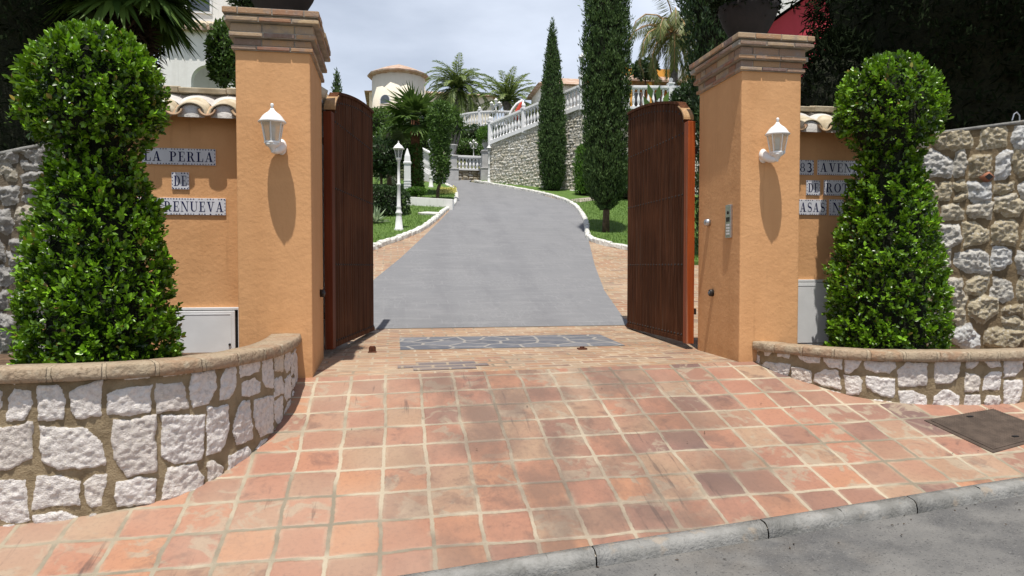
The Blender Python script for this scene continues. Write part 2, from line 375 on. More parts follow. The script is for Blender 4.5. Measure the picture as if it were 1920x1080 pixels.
def ledge_mat():
    b = NB('ledge_brick'); o = b.obj(); s_ = b.attr('s'); w = b.noise(o, 14, 3)
    v = b.math('MULTIPLY_ADD', s_, 1 / .245, b.math('MULTIPLY', w, .12)); fl = b.math('FLOOR', v); f = b.math('SUBTRACT', v, fl)
    e = b.math('MINIMUM', f, b.math('SUBTRACT', 1, f)); r = b.n('ShaderNodeTexWhiteNoise', {'W': fl}, noise_dimensions='1D').outputs['Value']
    cc = b.ramp(r, [(0, (.31, .20, .125)), (.4, (.335, .25, .17)), (.7, (.36, .28, .20)), (1, (.30, .185, .115))])
    cc = b.mix(b.ss(b.noise(o, 7, 5, .65), .40, .62, 0, .9), cc, (.335, .27, .19))
    cc = b.mix(b.ss(b.noise(o, 45, 3), .52, .66, 0, .65), cc, (.19, .14, .09))
    cc = b.mix(b.ss(b.noise(o, 18, 4), .56, .7, 0, .6), cc, (.46, .39, .29))
    k = b.ss(e, .03, .06); cc = b.mix(b.math('MULTIPLY', b.math('SUBTRACT', 1, k), .55), cc, (.40, .33, .235))
    h = b.math('ADD', k, b.math('MULTIPLY', b.noise(o, 40, 4), 1.0))
    return b.done(b.bsdf(cc, .9, b.bump(h, .9, .012), .2))
M['ledge'] = ledge_mat()
def capbrick():
    b = NB('cap_brick'); o = b.obj(); c = b.attr('cell')
    cc = b.ramp(c, [(0, (.30, .15, .10)), (.3, (.44, .27, .15)), (.55, (.28, .19, .15)), (.8, (.52, .38, .23)), (1, (.20, .13, .11))])
    cc = b.mix(b.ss(b.noise(o, 10, 5, .6), .46, .68, 0, .65), cc, (.27, .22, .20))
    cc = b.mix(b.ss(b.noise(o, 60, 3), .6, .74, 0, .5), cc, (.5, .42, .32))
    return b.done(b.bsdf(cc, .9, b.bump(b.noise(o, 70, 4), .6, .006), .2))
M['capbrick'] = capbrick()
M['mortar'] = simple('mortar', (.40, .36, .30), .95, .3, 12, .5, 60, .008)
M['limemortar'] = simple('lime_mortar', (.66, .63, .60), .95, .25, 10, .6, 40, .012)
M['rooftile'] = simple('roof_tile', (.52, .38, .24), .9, .4, 6, .4, 50, .006, c2=(.40, .24, .15))
M['paletile'] = simple('pale_roof_tile', (.62, .54, .41), .9, .3, 9, .5, 50, .006, c2=(.42, .35, .24))
M['farroof'] = simple('far_roof_tile', (.50, .40, .32), .9, .3, 2.5, .4, 8, .03, c2=(.38, .24, .17))
def wood(name, c, dk, rough=.5, spec=.4):
    b = NB(name); o = b.obj(); g = b.n('ShaderNodeMapping', {'Vector': o, 'Scale': (22, 22, .8)}).outputs[0]
    n = b.noise(g, 2.2, 6, .6); pl = b.attr('cell')
    cc = b.mix(b.ss(n, .3, .7), dk, c)
    cc = b.mix(b.math('MULTIPLY', pl, .5), cc, tuple(x * .45 for x in c))
    cc = b.mix(b.ss(b.noise(o, 1.2, 4), .45, .75, 0, .35), cc, tuple(x * 1.6 for x in c))
    gv = b.n('ShaderNodeMapping', {'Vector': o, 'Scale': (16, 16, .35)}).outputs[0]
    cc = b.mix(b.ss(b.noise(gv, 2.0, 5, .6), .54, .70, 0, .5), cc, (c[0] * 1.3 + .02, c[0] * .85 + .01, c[0] * .6 + .005))
    return b.done(b.bsdf(cc, rough, b.bump(n, .35, .004), spec))
M['gatewood'] = wood('dark_gate_wood', (.125, .050, .024), (.040, .015, .007), .8, .06)
M['redwood'] = wood('red_varnished_wood', (.33, .070, .012), (.22, .042, .008), .5, .3)
M['shaded_redwood'] = wood('shaded_red_varnished_wood', (.13, .030, .010), (.085, .018, .006), .6, .2)  # left stile: same red varnish, with its shade put into the colour
M['trimwood'] = wood('pale_trim_wood', (.42, .26, .12), (.30, .17, .075), .55)
M['iron'] = simple('black_iron', (.05, .045, .042), .45, .3, 30, .2, 90, .002, .5)
M['whitepaint'] = simple('white_paint', (.80, .80, .79), .4, .06, 12, .08, 60, .003, spec=.5)
M['cabinet'] = simple('cabinet_paint', (.74, .745, .75), .5, .08, 5, .06, 60, .003)
M['steel'] = simple('brushed_steel', (.55, .55, .56), .32, .15, 20, .1, 120, .001, .9)
M['ceramic'] = simple('white_ceramic', (.66, .67, .72), .22, .10, 8, .05, 60, .002, spec=.6)
M['navy'] = simple('navy_glaze', (.012, .014, .075), .25, .2, 20, 0, spec=.6)
M['brownglaze'] = simple('brown_glaze', (.22, .12, .05), .3, .3, 20, 0, spec=.5)
M['rust'] = simple('rusty_iron', (.14, .05, .025), .8, .5, 30, .4, 90, .004, .3)
M['manhole'] = simple('manhole_iron', (.115, .085, .066), .75, .35, 12, .6, 90, .006, .35)
M['darkbowl'] = simple('dark_glazed_bowl', (.022, .016, .015), .8, .3, 9, .2, 60, .004, spec=.4)
M['clay'] = simple('clay_pipe', (.36, .15, .085), .85, .35, 14, .3, 60, .005)
M['dark'] = simple('dark_gap', (.012, .012, .013), .9, .2, 5, 0)
M['bark'] = simple('bark', (.14, .095, .065), .95, .5, 10, .9, 35, .03)
M['redbark'] = simple('fibrous_red_trunk', (.23, .10, .05), .95, .5, 10, .9, 35, .03)
M['greybark'] = simple('grey_palm_trunk', (.22, .20, .185), .95, .4, 8, .8, 25, .03)
M['twig'] = simple('inner_twigs', (.020, .024, .010), .95, .5, 18, .9, 40, .03)
M['red'] = simple('red_canvas', (.50, .055, .03), .8, .25, 6, .2, 40, .01)
M['whiterail'] = simple('white_cast_stone', (.79, .79, .80), .65, .07, 4, .15, 40, .004)
M['greystone'] = simple('grey_cast_stone', (.50, .495, .49), .8, .2, 5, .3, 40, .006)
M['window'] = simple('window_glass', (.06, .075, .09), .08, .3, 2, 0, spec=.9)
def glass(name, c, op):
    b = NB(name); g = b.n('ShaderNodeBsdfTransparent', {'Color': (.93, .94, .92)}).outputs[0]
    p = b.bsdf(c, .12, None, .6)
    return b.done(b.n('ShaderNodeMixShader', {0: op, 1: g, 2: p}).outputs[0])
M['glass'] = glass('lantern_glass', (.72, .68, .58), .38)
M['clearglass'] = glass('clear_lamp_glass', (.45, .46, .46), .35)
M['bulb'] = simple('white_bulb', (.75, .75, .73), .3, .05, 5, 0, spec=.5)
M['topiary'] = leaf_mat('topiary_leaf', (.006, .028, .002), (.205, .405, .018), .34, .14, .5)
M['conifer'] = leaf_mat('dark_conifer', (.004, .007, .003), (.014, .022, .008), .9, .08, .05)
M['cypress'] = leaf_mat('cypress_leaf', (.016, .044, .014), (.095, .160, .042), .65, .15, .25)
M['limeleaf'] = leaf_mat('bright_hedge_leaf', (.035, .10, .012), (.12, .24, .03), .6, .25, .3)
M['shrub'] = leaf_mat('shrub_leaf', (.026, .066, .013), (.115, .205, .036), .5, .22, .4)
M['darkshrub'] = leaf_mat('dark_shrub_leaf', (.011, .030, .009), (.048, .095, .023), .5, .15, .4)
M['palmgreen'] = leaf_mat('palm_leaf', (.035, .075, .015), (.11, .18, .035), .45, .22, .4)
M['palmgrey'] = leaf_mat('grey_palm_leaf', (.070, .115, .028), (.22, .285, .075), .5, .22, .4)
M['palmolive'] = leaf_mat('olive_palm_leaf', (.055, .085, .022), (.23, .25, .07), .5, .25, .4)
M['deadfrond'] = leaf_mat('dead_frond', (.018, .012, .008), (.075, .050, .030), .8, .1, .2)
M['grass'] = leaf_mat('grass_blade', (.060, .125, .018), (.160, .265, .042), .55, .3, .3)
M['agave'] = leaf_mat('pale_agave_leaf', (.20, .28, .16), (.42, .50, .33), .45, .2, .4)
M['flower'] = leaf_mat('yellow_groundcover', (.55, .50, .12), (.78, .74, .30), .6, .2, .3)
M['lawnbase'] = simple('lawn_turf', (.115, .195, .036), .9, .4, 6, .8, 120, .02, c2=(.075, .14, .025))

# ------------------------------------------------------------------ noise + stone sheets
def hash2(i, j, s=0):
    h = np.sin(i * 127.1 + j * 311.7 + s * 74.7) * 43758.5453
    return h - np.floor(h)
def vnoise(x, y, s=0):
    i, j = np.floor(x), np.floor(y); f, g = x - i, y - j
    f = f * f * (3 - 2 * f); g = g * g * (3 - 2 * g)
    return (hash2(i, j, s) * (1 - f) + hash2(i + 1, j, s) * f) * (1 - g) + (hash2(i, j + 1, s) * (1 - f) + hash2(i + 1, j + 1, s) * f) * g
def fbm(x, y, s=0, o=4):
    t = 0; a = .5
    for k in range(o): t = t + a * vnoise(x * 2 ** k, y * 2 ** k, s + k * 7); a *= .5
    return t
def blocks(S, Z, cs, ch, gap, seed, jit, warp, cuts=1):
    """squared rubble: a random subdivision into blocks, corners moved and sometimes cut off; returns cell value and distance inside the block"""
    rng = random.Random(seed); cells = []
    def split(x0, x1, z0, z1):
        w, h = x1 - x0, z1 - z0
        if w > cs * rng.uniform(1.1, 1.9) and w / cs >= h / ch * .8: m = x0 + w * rng.uniform(.34, .66); split(x0, m, z0, z1); split(m, x1, z0, z1)
        elif h > ch * rng.uniform(1.1, 1.9): m = z0 + h * rng.uniform(.34, .66); split(x0, x1, z0, m); split(x0, x1, m, z1)
        elif w > cs * 1.5: m = x0 + w * rng.uniform(.4, .6); split(x0, m, z0, z1); split(m, x1, z0, z1)
        else: cells.append((x0, x1, z0, z1))
    if cuts >= 3:                                  # rough courses: joints never line up from one course to the next
        z = Z.min() - rng.uniform(.05, .2)
        while z < Z.max() + .3:
            h = ch * rng.uniform(.75, 1.35); x = S.min() - rng.uniform(.1, .4)
            while x < S.max() + .3:
                w = cs * rng.choice((.6, .8, 1, 1, 1.2, 1.5)) * rng.uniform(.9, 1.1); dz = rng.uniform(-.12, .12) * ch
                if rng.random() < .22: q = rng.uniform(.4, .6); cells.append((x, x + w, z + dz, z + dz + h * q)); cells.append((x, x + w, z + dz + h * q, z + dz + h))
                else: cells.append((x, x + w, z + dz, z + h + dz))
                x += w
            z += h
    x = S.min() - .3 if cuts < 3 else 1e9
    while x < S.max() + .3: w = cs * rng.uniform(3.5, 5.5); split(x, x + w, Z.min() - rng.uniform(.05, .4), Z.max() + rng.uniform(.05, .4)); x += w
    u = S + warp * (fbm(S * 9, Z * 9, seed) - .48) * 2 + .4 * warp * (fbm(S * 34, Z * 34, seed + 5) - .48) * 2
    v = Z + warp * (fbm(S * 9, Z * 9, seed + 9) - .48) * 2 + .4 * warp * (fbm(S * 34, Z * 34, seed + 15) - .48) * 2
    if cuts >= 3: v = v + .45 * ch * (fbm(S * 1.7, Z * 1.2, seed + 31) - .48) * 2; u = u + .35 * cs * (fbm(S * 1.3, Z * 2.1, seed + 37) - .48) * 2
    E_ = np.full(S.shape, -1.); C_ = np.zeros(S.shape)
    for x0, x1, z0, z1 in cells:
        w, h = x1 - x0, z1 - z0; j = lambda q: rng.uniform(-jit, jit * .35) * q
        P = [(x0 - j(w), z0 - j(h)), (x1 + j(w), z0 - j(h)), (x1 + j(w), z1 + j(h)), (x0 - j(w), z1 + j(h))]
        for _ in range(cuts if rng.random() < .7 else cuts - 1):
            k = rng.randrange(len(P)); a, b, c = P[k - 1], P[k], P[(k + 1) % len(P)]; f, g = rng.uniform(.18, .5), rng.uniform(.18, .5)
            P[k:k + 1] = [(b[0] + (a[0] - b[0]) * f, b[1] + (a[1] - b[1]) * f), (b[0] + (c[0] - b[0]) * g, b[1] + (c[1] - b[1]) * g)]
        m = (u > x0 - .06) & (u < x1 + .06) & (v > z0 - .06) & (v < z1 + .06); cv = rng.random()
        if not m.any(): continue
        e = np.full(m.sum(), 9.)
        for (ax, az), (bx, bz) in zip(P, P[1:] + P[:1]):
            L = math.hypot(bx - ax, bz - az) + 1e-9; e = np.minimum(e, ((bx - ax) * (v[m] - az) - (bz - az) * (u[m] - ax)) / L)
        e -= gap; q = E_[m]; up = e > q; q[up] = e[up]; E_[m] = q; q = C_[m]; q[up] = cv; C_[m] = q
    return C_, E_
def smooth_path(P, step):
    P = np.array(P, float); out = []
    for i in range(len(P) - 1):
        p0, p1, p2, p3 = P[max(i - 1, 0)], P[i], P[i + 1], P[min(i + 2, len(P) - 1)]
        for t in np.linspace(0, 1, 24, endpoint=False):
            out.append(.5 * ((2 * p1) + (-p0 + p2) * t + (2 * p0 - 5 * p1 + 4 * p2 - p3) * t ** 2 + (-p0 + 3 * p1 - 3 * p2 + p3) * t ** 3))
    out.append(P[-1]); out = np.array(out)
    L = np.concatenate([[0], np.cumsum(np.linalg.norm(np.diff(out, axis=0), axis=1))])
    s = np.linspace(0, L[-1], max(2, int(L[-1] / step)))
    q = np.stack([np.interp(s, L, out[:, 0]), np.interp(s, L, out[:, 1])], 1)
    t = np.gradient(q, axis=0); t /= np.linalg.norm(t, axis=1)[:, None]
    return s, q, np.stack([t[:, 1], -t[:, 0]], 1)           # arclength, points, outward normal (right hand side)
def stone_sheet(name, path, zb, zt, step, cs, ch, gap, soft, disp, rough, seed, mat, parent, thick=.25, jit=.14, warp=.012, cuts=1):
    """a rubble wall face along a path: real relief from a power diagram, plus plain top, back and ends"""
    s, q, n = smooth_path(path, step)
    zb = np.array([zb(*p) for p in q]); zt = np.array([zt(*p) for p in q])
    nt = int((zt - zb).max() / step) + 2; t = np.linspace(0, 1, nt)
    S = np.repeat(s[:, None], nt, 1); Z = zb[:, None] + (zt - zb)[:, None] * t
    cl, e = blocks(S, Z, cs, ch, gap, seed, jit, warp, cuts)
    k = np.clip(e / soft, 0, 1); k = k * k * (3 - 2 * k)
    mask = np.clip(e / .006 + .5, 0, 1)
    h = disp * k * (.55 + .9 * hash2(np.floor(cl * 997), 3, seed)) + rough * .75 * k * (fbm(S * 14, Z * 14, seed + 3) - .5) * 2 + rough * 1.3 * k * (fbm(S * 42, Z * 42, seed + 4) - .5) + .004 * (fbm(S * 30, Z * 30, seed + 2) - .5)
    V = np.stack([q[:, 0][:, None] + n[:, 0][:, None] * h, q[:, 1][:, None] + n[:, 1][:, None] * h, Z], 2).reshape(-1, 3)
    ns = len(s); idx = np.arange(ns * nt).reshape(ns, nt)
    Fc = np.stack([idx[:-1, :-1], idx[1:, :-1], idx[1:, 1:], idx[:-1, 1:]], 2).reshape(-1, 4)
    at_c, at_e = cl.ravel(), mask.ravel()
    # body behind the face (top, back, ends)
    b0 = len(V); bk = q - n * thick
    ring = np.concatenate([np.stack([bk[:, 0], bk[:, 1], zt], 1), np.stack([bk[:, 0], bk[:, 1], zb], 1)])
    ft = idx[:, -1]; fb = idx[:, 0]; B = b0 + np.arange(ns); Bb = b0 + ns + np.arange(ns)
    F2 = np.concatenate([np.stack([ft[:-1], ft[1:], B[1:], B[:-1]], 1), np.stack([B[:-1], B[1:], Bb[1:], Bb[:-1]], 1),
                         [[fb[0], ft[0], B[0], Bb[0]], [ft[-1], fb[-1], Bb[-1], B[-1]]]])
    V = np.concatenate([V, ring]); at_c = np.concatenate([at_c, np.full(2 * ns, .5)]); at_e = np.concatenate([at_e, np.zeros(2 * ns)])
    me = np_mesh(name, V, np.concatenate([Fc, F2]), {'cell': at_c, 'edge': at_e})
    return link(name, me, mat, parent, True, True)
def sweep(name, path, prof, step, mat, parent, jag=0, seed=0, zf=None):
    """closed profile (offset outward, z) carried along a path; keeps the arclength as attribute s"""
    s, q, n = smooth_path(path, step); k = len(prof); V = []; A = []
    for i in range(len(s)):
        for j, (o_, z) in enumerate(prof):
            w = jag * (fbm(np.array(s[i] * 9.), np.array(j * 3.1), seed) - .5) * 2
            zz = z + (zf(*q[i]) if zf else 0)
            V.append((q[i, 0] + n[i, 0] * (o_ + w), q[i, 1] + n[i, 1] * (o_ + w), zz + w * .6)); A.append(s[i])
    idx = np.arange(len(s) * k).reshape(len(s), k); nx = np.roll(idx, -1, 1)
    Fc = np.stack([idx[:-1], idx[1:], nx[1:], nx[:-1]], 2).reshape(-1, 4)
    me = np_mesh(name, V, Fc, {'s': A})
    b = MB(); o = link(name, me, mat, parent)
    return o
def grid_sheet(name, xs, ys, off, mat, kind='structure', label=None):
    xs, ys = np.array(xs), np.array(ys); V = [(x, y, gz(x, y) + off) for y in ys for x in xs]
    nx = len(xs); idx = np.arange(len(V)).reshape(len(ys), nx)
    Fc = np.stack([idx[:-1, :-1], idx[:-1, 1:], idx[1:, 1:], idx[1:, :-1]], 2).reshape(-1, 4)
    o = link(name, np_mesh(name, V, Fc), mat); return tag(o, kind=kind)
def poly_sheet(name, pts, off, mat, parent=None, depth=0):
    """flat polygon on the constant slope beyond the gate, optionally with sides"""
    m = MB(); top = [(x, y, gz(x, y) + off) for x, y in pts]; n = len(pts)
    m.add(top, [tuple(range(n))])
    if depth:
        m.add(top + [(x, y, z - depth) for x, y, z in top], [(i, n + i, n + (i + 1) % n, (i + 1) % n) for i in range(n)])
    me = m.mesh(name)
    import bmesh
    bm = bmesh.new(); bm.from_mesh(me); bmesh.ops.recalc_face_normals(bm, faces=bm.faces)
    for f in bm.faces:
        if len(f.verts) > 4 and f.normal.z < 0: f.normal_flip()
    bmesh.ops.triangulate(bm, faces=[f for f in bm.faces if len(f.verts) > 4]); bm.to_mesh(me); bm.free()
    return link(name, me, mat, parent)

# ------------------------------------------------------------------ foliage
def leaves(name, P, D, Nn, L, W, mat, parent=None, rng=None, six=False, tint=None, droop=0, world=True):
    """many single leaves: base point P, axis D, face normal Nn"""
    n = len(P); D = D / np.linalg.norm(D, axis=1)[:, None]
    S = np.cross(D, Nn); S /= (np.linalg.norm(S, axis=1)[:, None] + 1e-9); N2 = np.cross(S, D)
    L = np.broadcast_to(L, (n,))[:, None]; W = np.broadcast_to(W, (n,))[:, None]
    if six:
        pat = [(0, 0, 0), (.35, .5, .06), (.72, .38, .05), (1, 0, -.05), (.72, -.38, .05), (.35, -.5, .06)]
        fc = [(0, 1, 2, 3), (0, 3, 4, 5)]
    else:
        pat = [(0, 0, 0), (.45, .5, .05), (1, 0, -.06), (.45, -.5, .05)]; fc = [(0, 1, 2, 3)]
    V = np.stack([P + D * L * a + S * W * b + N2 * L * c for a, b, c in pat], 1)
    k = len(pat); V = V.reshape(-1, 3)
    Fc = (np.arange(n)[:, None, None] * k + np.array(fc)[None]).reshape(-1, 4)
    tint = rng.random(n) if tint is None else tint
    return link(name, np_mesh(name, V, Fc, {'tint': np.repeat(tint, k)}), mat, parent, world)
def unit(a): return a / (np.linalg.norm(a, axis=1)[:, None] + 1e-9)
def revolve_foliage(name, base, prof, n, L, W, mat, parent, seed, lump=.10, depth=.30, up=.4, six=False, sq=1.0, clump=5.0, rag=0.0):
    """leaves spread through the outer shell of a turned profile [(z, r)...] with lumps and gaps"""
    rng = np.random.default_rng(seed); z = np.array([p[0] for p in prof]); r = np.array([p[1] for p in prof])
    zs = np.linspace(z[0], z[-1], 400); rs = np.interp(zs, z, r); w = np.maximum(rs, .02) * np.sqrt(1 + np.gradient(rs, zs) ** 2)
    cdf = np.cumsum(w); cdf /= cdf[-1]
    m = int(n * 1.5); zz = np.interp(rng.random(m), cdf, zs); th = rng.random(m) * 2 * math.pi
    rr = np.interp(zz, z, r); R0 = max(r)
    lm = fbm(th * clump / 1.5 + 9, zz / R0 * clump * .6 + 5, seed) - .47
    keep = rng.random(m) < np.clip(.72 + 3.0 * lm, .22, 1); zz, th, rr, lm = zz[keep][:n], th[keep][:n], rr[keep][:n], lm[keep][:n]; m = len(zz)
    dp = rng.random(m) ** 1.6 * depth
    rad = rr * (1 - dp) * (1 + lump * 2.4 * lm)+ rng.normal(0, .012, m) * (rng.random(m) < .5) + rag * np.abs(rng.normal(0, 1, m)) * (fbm(th * 6 + 3, zz * 7, seed + 1) > .56)
    dr = np.interp(zz, zs, np.gradient(rs, zs))
    Nn = unit(np.stack([np.cos(th), np.sin(th), -dr], 1))
    P = np.stack([base[0] + rad * np.cos(th), base[1] + rad * np.sin(th) * sq, base[2] + zz - dp * .1 * np.sign(-dr)], 1)
    D = unit(Nn * .55 + rng.normal(0, .62, (m, 3)) + np.array([0, 0, up]))
    NN = unit(Nn * .8 + np.array([0, 0, .55]) + rng.normal(0, .45, (m, 3)))
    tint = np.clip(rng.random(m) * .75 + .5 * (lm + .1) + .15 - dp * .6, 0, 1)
    return leaves(name, P, D, NN, L * (0.7 + .6 * rng.random(m)), W * (.7 + .6 * rng.random(m)), mat, parent, rng, six, tint)
def core(base, prof, k, parent, seed, name='inner_twigs', mat=None):
    m = MB(); rng = random.Random(seed)
    m.lathe([(max(r * k, .01), z) for z, r in prof], base, 18)
    m.v = [(x + rng.uniform(-.02, .02), y + rng.uniform(-.02, .02), z) for x, y, z in m.v]
    return m.build(name, mat or M['twig'], parent)
def blob_foliage(name, cen, rad, n, L, W, mat, parent, seed, up=.3, depth=.35, lump=.16):
    rng = np.random.default_rng(seed); v = unit(rng.normal(0, 1, (n, 3)))
    th = np.arctan2(v[:, 1], v[:, 0]); lm = fbm(th * 2.2 + 9, v[:, 2] * 3.2 + 5, seed) - .47
    keep = rng.random(n) < np.clip(.75 + 3 * lm, .25, 1); v, lm = v[keep], lm[keep]; m = len(v)
    dp = rng.random(m) ** 1.5 * depth
    P = np.array(cen) + v * np.array(rad) * ((1 - dp) * (1 + lump * 2.4 * lm))[:, None]
    D = unit(v * .6 + rng.normal(0, .6, (m, 3)) + np.array([0, 0, up])); NN = unit(v * .7 + np.array([0, 0, .5]) + rng.normal(0, .5, (m, 3)))
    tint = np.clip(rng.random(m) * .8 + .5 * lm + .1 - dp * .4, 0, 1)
    return leaves(name, P, D, NN, L * (.7 + .6 * rng.random(m)), W * (.7 + .6 * rng.random(m)), mat, parent, rng, False, tint)
def trunk(parent, pts, rad, mat, name='trunk', seg=10):
    m = MB(); m.tube(pts, rad, seg); return m.build(name, mat, parent, smooth=True)
def frond_feather(hub, az, el, length, sag, nl, ll, lw, rng, out, vdroop=.25):
    """one pinnate frond: appends leaflets (P, D, N, L, W) to out; returns the rib"""
    pts = []; p = np.array(hub, float); e = el
    n = 10; hd = np.array([math.cos(az), math.sin(az), 0])
    for i in range(n + 1):
        pts.append(p.copy()); d = hd * math.cos(e) + np.array([0, 0, math.sin(e)]); p = p + d * length / n; e -= sag / n * (1 + i / n)
    pts = np.array(pts); side = np.cross(hd, [0, 0, 1])
    for k in range(nl):
        t = .12 + .88 * k / nl; f = t * n; i = min(int(f), n - 1); q = pts[i] + (pts[i + 1] - pts[i]) * (f - i); d = pts[i + 1] - pts[i]; d /= np.linalg.norm(d)
        sc = math.sin(math.pi * min(.98, .15 + .8 * t)) ** .6
        for s_ in (-1, 1):
            D = d * .75 + side * s_ * (.8) + np.array([0, 0, -vdroop + rng.uniform(-.2, .2)])
            out.append((q, D, np.cross(d, side * s_) * s_ + rng.normal(0, .2, 3), ll * sc * rng.uniform(.8, 1.15), lw))
    return pts
def build_leaflets(name, out, mat, parent, rng):
    P, D, N = (np.array([o[k] for o in out]) for k in (0, 1, 2)); L, W = (np.array([o[k] for o in out]) for k in (3, 4))
    return leaves(name, P, D, N, L, W, mat, parent, rng)
def feather_palm(name, base, h, R, n, label, group, mat, seed, tr=.16, nl=26, ll=.45, lw=.05, tmat='greybark', el=(-.35, 1.35), sag=1.5, vdroop=.25, skirt=0):
    t = empty(name, base, label, 'palm tree', group); rng = np.random.default_rng(seed); base = np.array(base, float); hub = base + [0, 0, h]
    trunk(t, [base - [0, 0, .2], base + [0, 0, h * .3], base + [.03, 0, h * .7], hub], [tr * 1.25, tr, tr * .92, tr * 1.1], M[tmat], seg=12)
    out = []; rib = MB()
    for k in range(n):
        e = el[0] + (el[1] - el[0]) * (k / max(1, n - 1)) ** .8
        pts = frond_feather(hub, k * 2.39996 + rng.uniform(-.2, .2), e, R * rng.uniform(.85, 1.1), sag * rng.uniform(.8, 1.2), nl, ll, lw, rng, out, vdroop)
        rib.tube(pts[::2], np.linspace(.03, .008, len(pts[::2])) * R / 2.2, 4)
    build_leaflets('crown', out, M[mat], t, rng); rib.build('frond_ribs', M['shrub' if mat != 'palmolive' else 'trimwood'], t)
    if skirt:
        out = []
        for k in range(skirt): frond_feather(hub - [0, 0, .1], k * 2.4, -.9, R * .55, .7, 12, ll * .8, lw, rng, out)
        build_leaflets('dead_fronds', out, M['deadfrond'], t, rng)
    return t
def fan_leaf(hub, az, el, pet, R, rng, out, stems, seg=26, droop=.25):
    hd = np.array([math.cos(az), math.sin(az), 0]); d = hd * math.cos(el) + np.array([0, 0, math.sin(el)])
    c = np.array(hub) + d * pet; stems.append((np.array(hub), c)); side = np.cross(hd, [0, 0, 1]); nrm = np.cross(side, d)
    for k in range(seg):
        a = (k / (seg - 1) - .5) * 2 * 2.2
        D = d * math.cos(a) + side * math.sin(a) + np.array([0, 0, -droop * rng.uniform(.3, 1.4)])
        out.append((c, D, nrm + rng.normal(0, .15, 3), R * rng.uniform(.85, 1.1) * (1 - .18 * abs(a) / 2.2), R * .13))

# ================================================================== SETTING
link('ground', np_mesh('ground', *(lambda xs, ys: ([(x, y, z) for y, z in ys for x in xs],
     [(j * len(xs) + i, j * len(xs) + i + 1, (j + 1) * len(xs) + i + 1, (j + 1) * len(xs) + i) for j in range(len(ys) - 1) for i in range(len(xs) - 1)]))
     (np.linspace(-300, 300, 9), [(-200, -.14), (3.2, -.14), (5.75, .60), (8.8, .77), (75, gz(0, 75) - .06), (130, 16.5), (600, 20)])), M['ground'])['kind'] = 'structure'
KX = np.linspace(-14, 16, 120)
def ky(x): return 3.385 + .106 * x + .0012 * x * x if x > 0 else 3.385 + .106 * x - .006 * x * x
def kerb_edge(x): return gz(x, ky(x))
# street
def street():
    V = []; rows = (0.0, .35, .9, 2.2, 5, 12, 40)
    for dd in rows:
        for x in KX:
            V.append((x, ky(x) - .095 - dd, kerb_edge(x) - .080 - .02 * min(dd, 6) + .008 * math.exp(-dd / .12)))
    n = len(KX); idx = np.arange(len(V)).reshape(len(rows), n)
    Fc = np.stack([idx[1:, :-1], idx[1:, 1:], idx[:-1, 1:], idx[:-1, :-1]], 2).reshape(-1, 4)
    o = link('road', np_mesh('road', V, Fc), M['road']); o['kind'] = 'structure'
street()
kp = [(x, ky(x)) for x in np.linspace(-6, 9, 30)]
def kerb():
    m = MB(); rng = random.Random(4); x = -6.0
    while x < 9:
        x1 = x + 1.0
        for (a, b) in [(x + .004 + (x1 - x - .008) * i / 4, x + .004 + (x1 - x - .008) * (i + 1) / 4) for i in range(4)]:
            w0, w1 = rng.uniform(-.004, .004), rng.uniform(-.004, .004); pr = [(0.0, -.25), (0.0, .003), (-.05, .001 + w0), (-.068, -.005), (-.080, -.014 + w1), (-.088, -.028), (-.094, -.05), (-.100, -.25)]
            va = [(a, ky(a) + o_, kerb_edge(a) + z) for o_, z in pr]; vb = [(b, ky(b) + o_, kerb_edge(b) + z) for o_, z in pr]; k = len(pr)
            m.add(va + vb, [(i, i + 1, k + i + 1, k + i) for i in range(k - 1)] + ([tuple(range(k))] if a < x + .01 else []) + ([tuple(reversed(range(k, 2 * k)))] if b > x1 - .01 else []))
        x = x1
    o = m.build('kerb', M['kerb'], smooth=True); o['kind'] = 'structure'
    m = MB()
    m.add([(x_, ky(x_) + dy, kerb_edge(x_) - .022) for x_ in np.linspace(-6, 9, 40) for dy in (-.080, 0)], [(2 * i, 2 * i + 2, 2 * i + 3, 2 * i + 1) for i in range(39)])
    o = m.build('kerb_joint_mortar', M['mortar']); o['kind'] = 'structure'
kerb()
# tiled apron, from the kerb up to the line between the pillars
def apron():
    xs = np.linspace(-6, 9, 76); V = []; ts = np.linspace(0, 1, 14)
    for t in ts:
        for x in xs:
            y = ky(x) + (5.755 - ky(x)) * t
            V.append((x, y, gz(x, y) + .010 * (fbm(np.array(x * .9), np.array(y * .9), 3) - .5) * min(1, t * 4) * min(1, (1 - t) * 4)))
    n = len(xs); idx = np.arange(len(V)).reshape(len(ts), n)
    Fc = np.stack([idx[:-1, :-1], idx[:-1, 1:], idx[1:, 1:], idx[1:, :-1]], 2).reshape(-1, 4)
    o = link('tiled_pavement', np_mesh('tiled_pavement', V, Fc), M['tile'], smooth=True); o['kind'] = 'structure'
apron()
grid_sheet('brick_paving', np.linspace(-2, 8, 21), [5.755, 6.0, 6.3, 6.75, 7.5, 8.8, 12, 15, 26], 0.0, M['brick_floor'])
grid_sheet('slate_paving', np.linspace(.05, 2.36, 12), [7.0, 7.5, 7.93], .004, M['slate'])
for x0, x1, y0, y1 in ((.15, .68, 5.885, 6.01), (.02, .80, 6.013, 6.138), (.18, .70, 6.141, 6.266)):
    grid_sheet('dark_brick_paving', np.linspace(x0, x1, 4), [y0, y1], .004, M['slate_brick'])
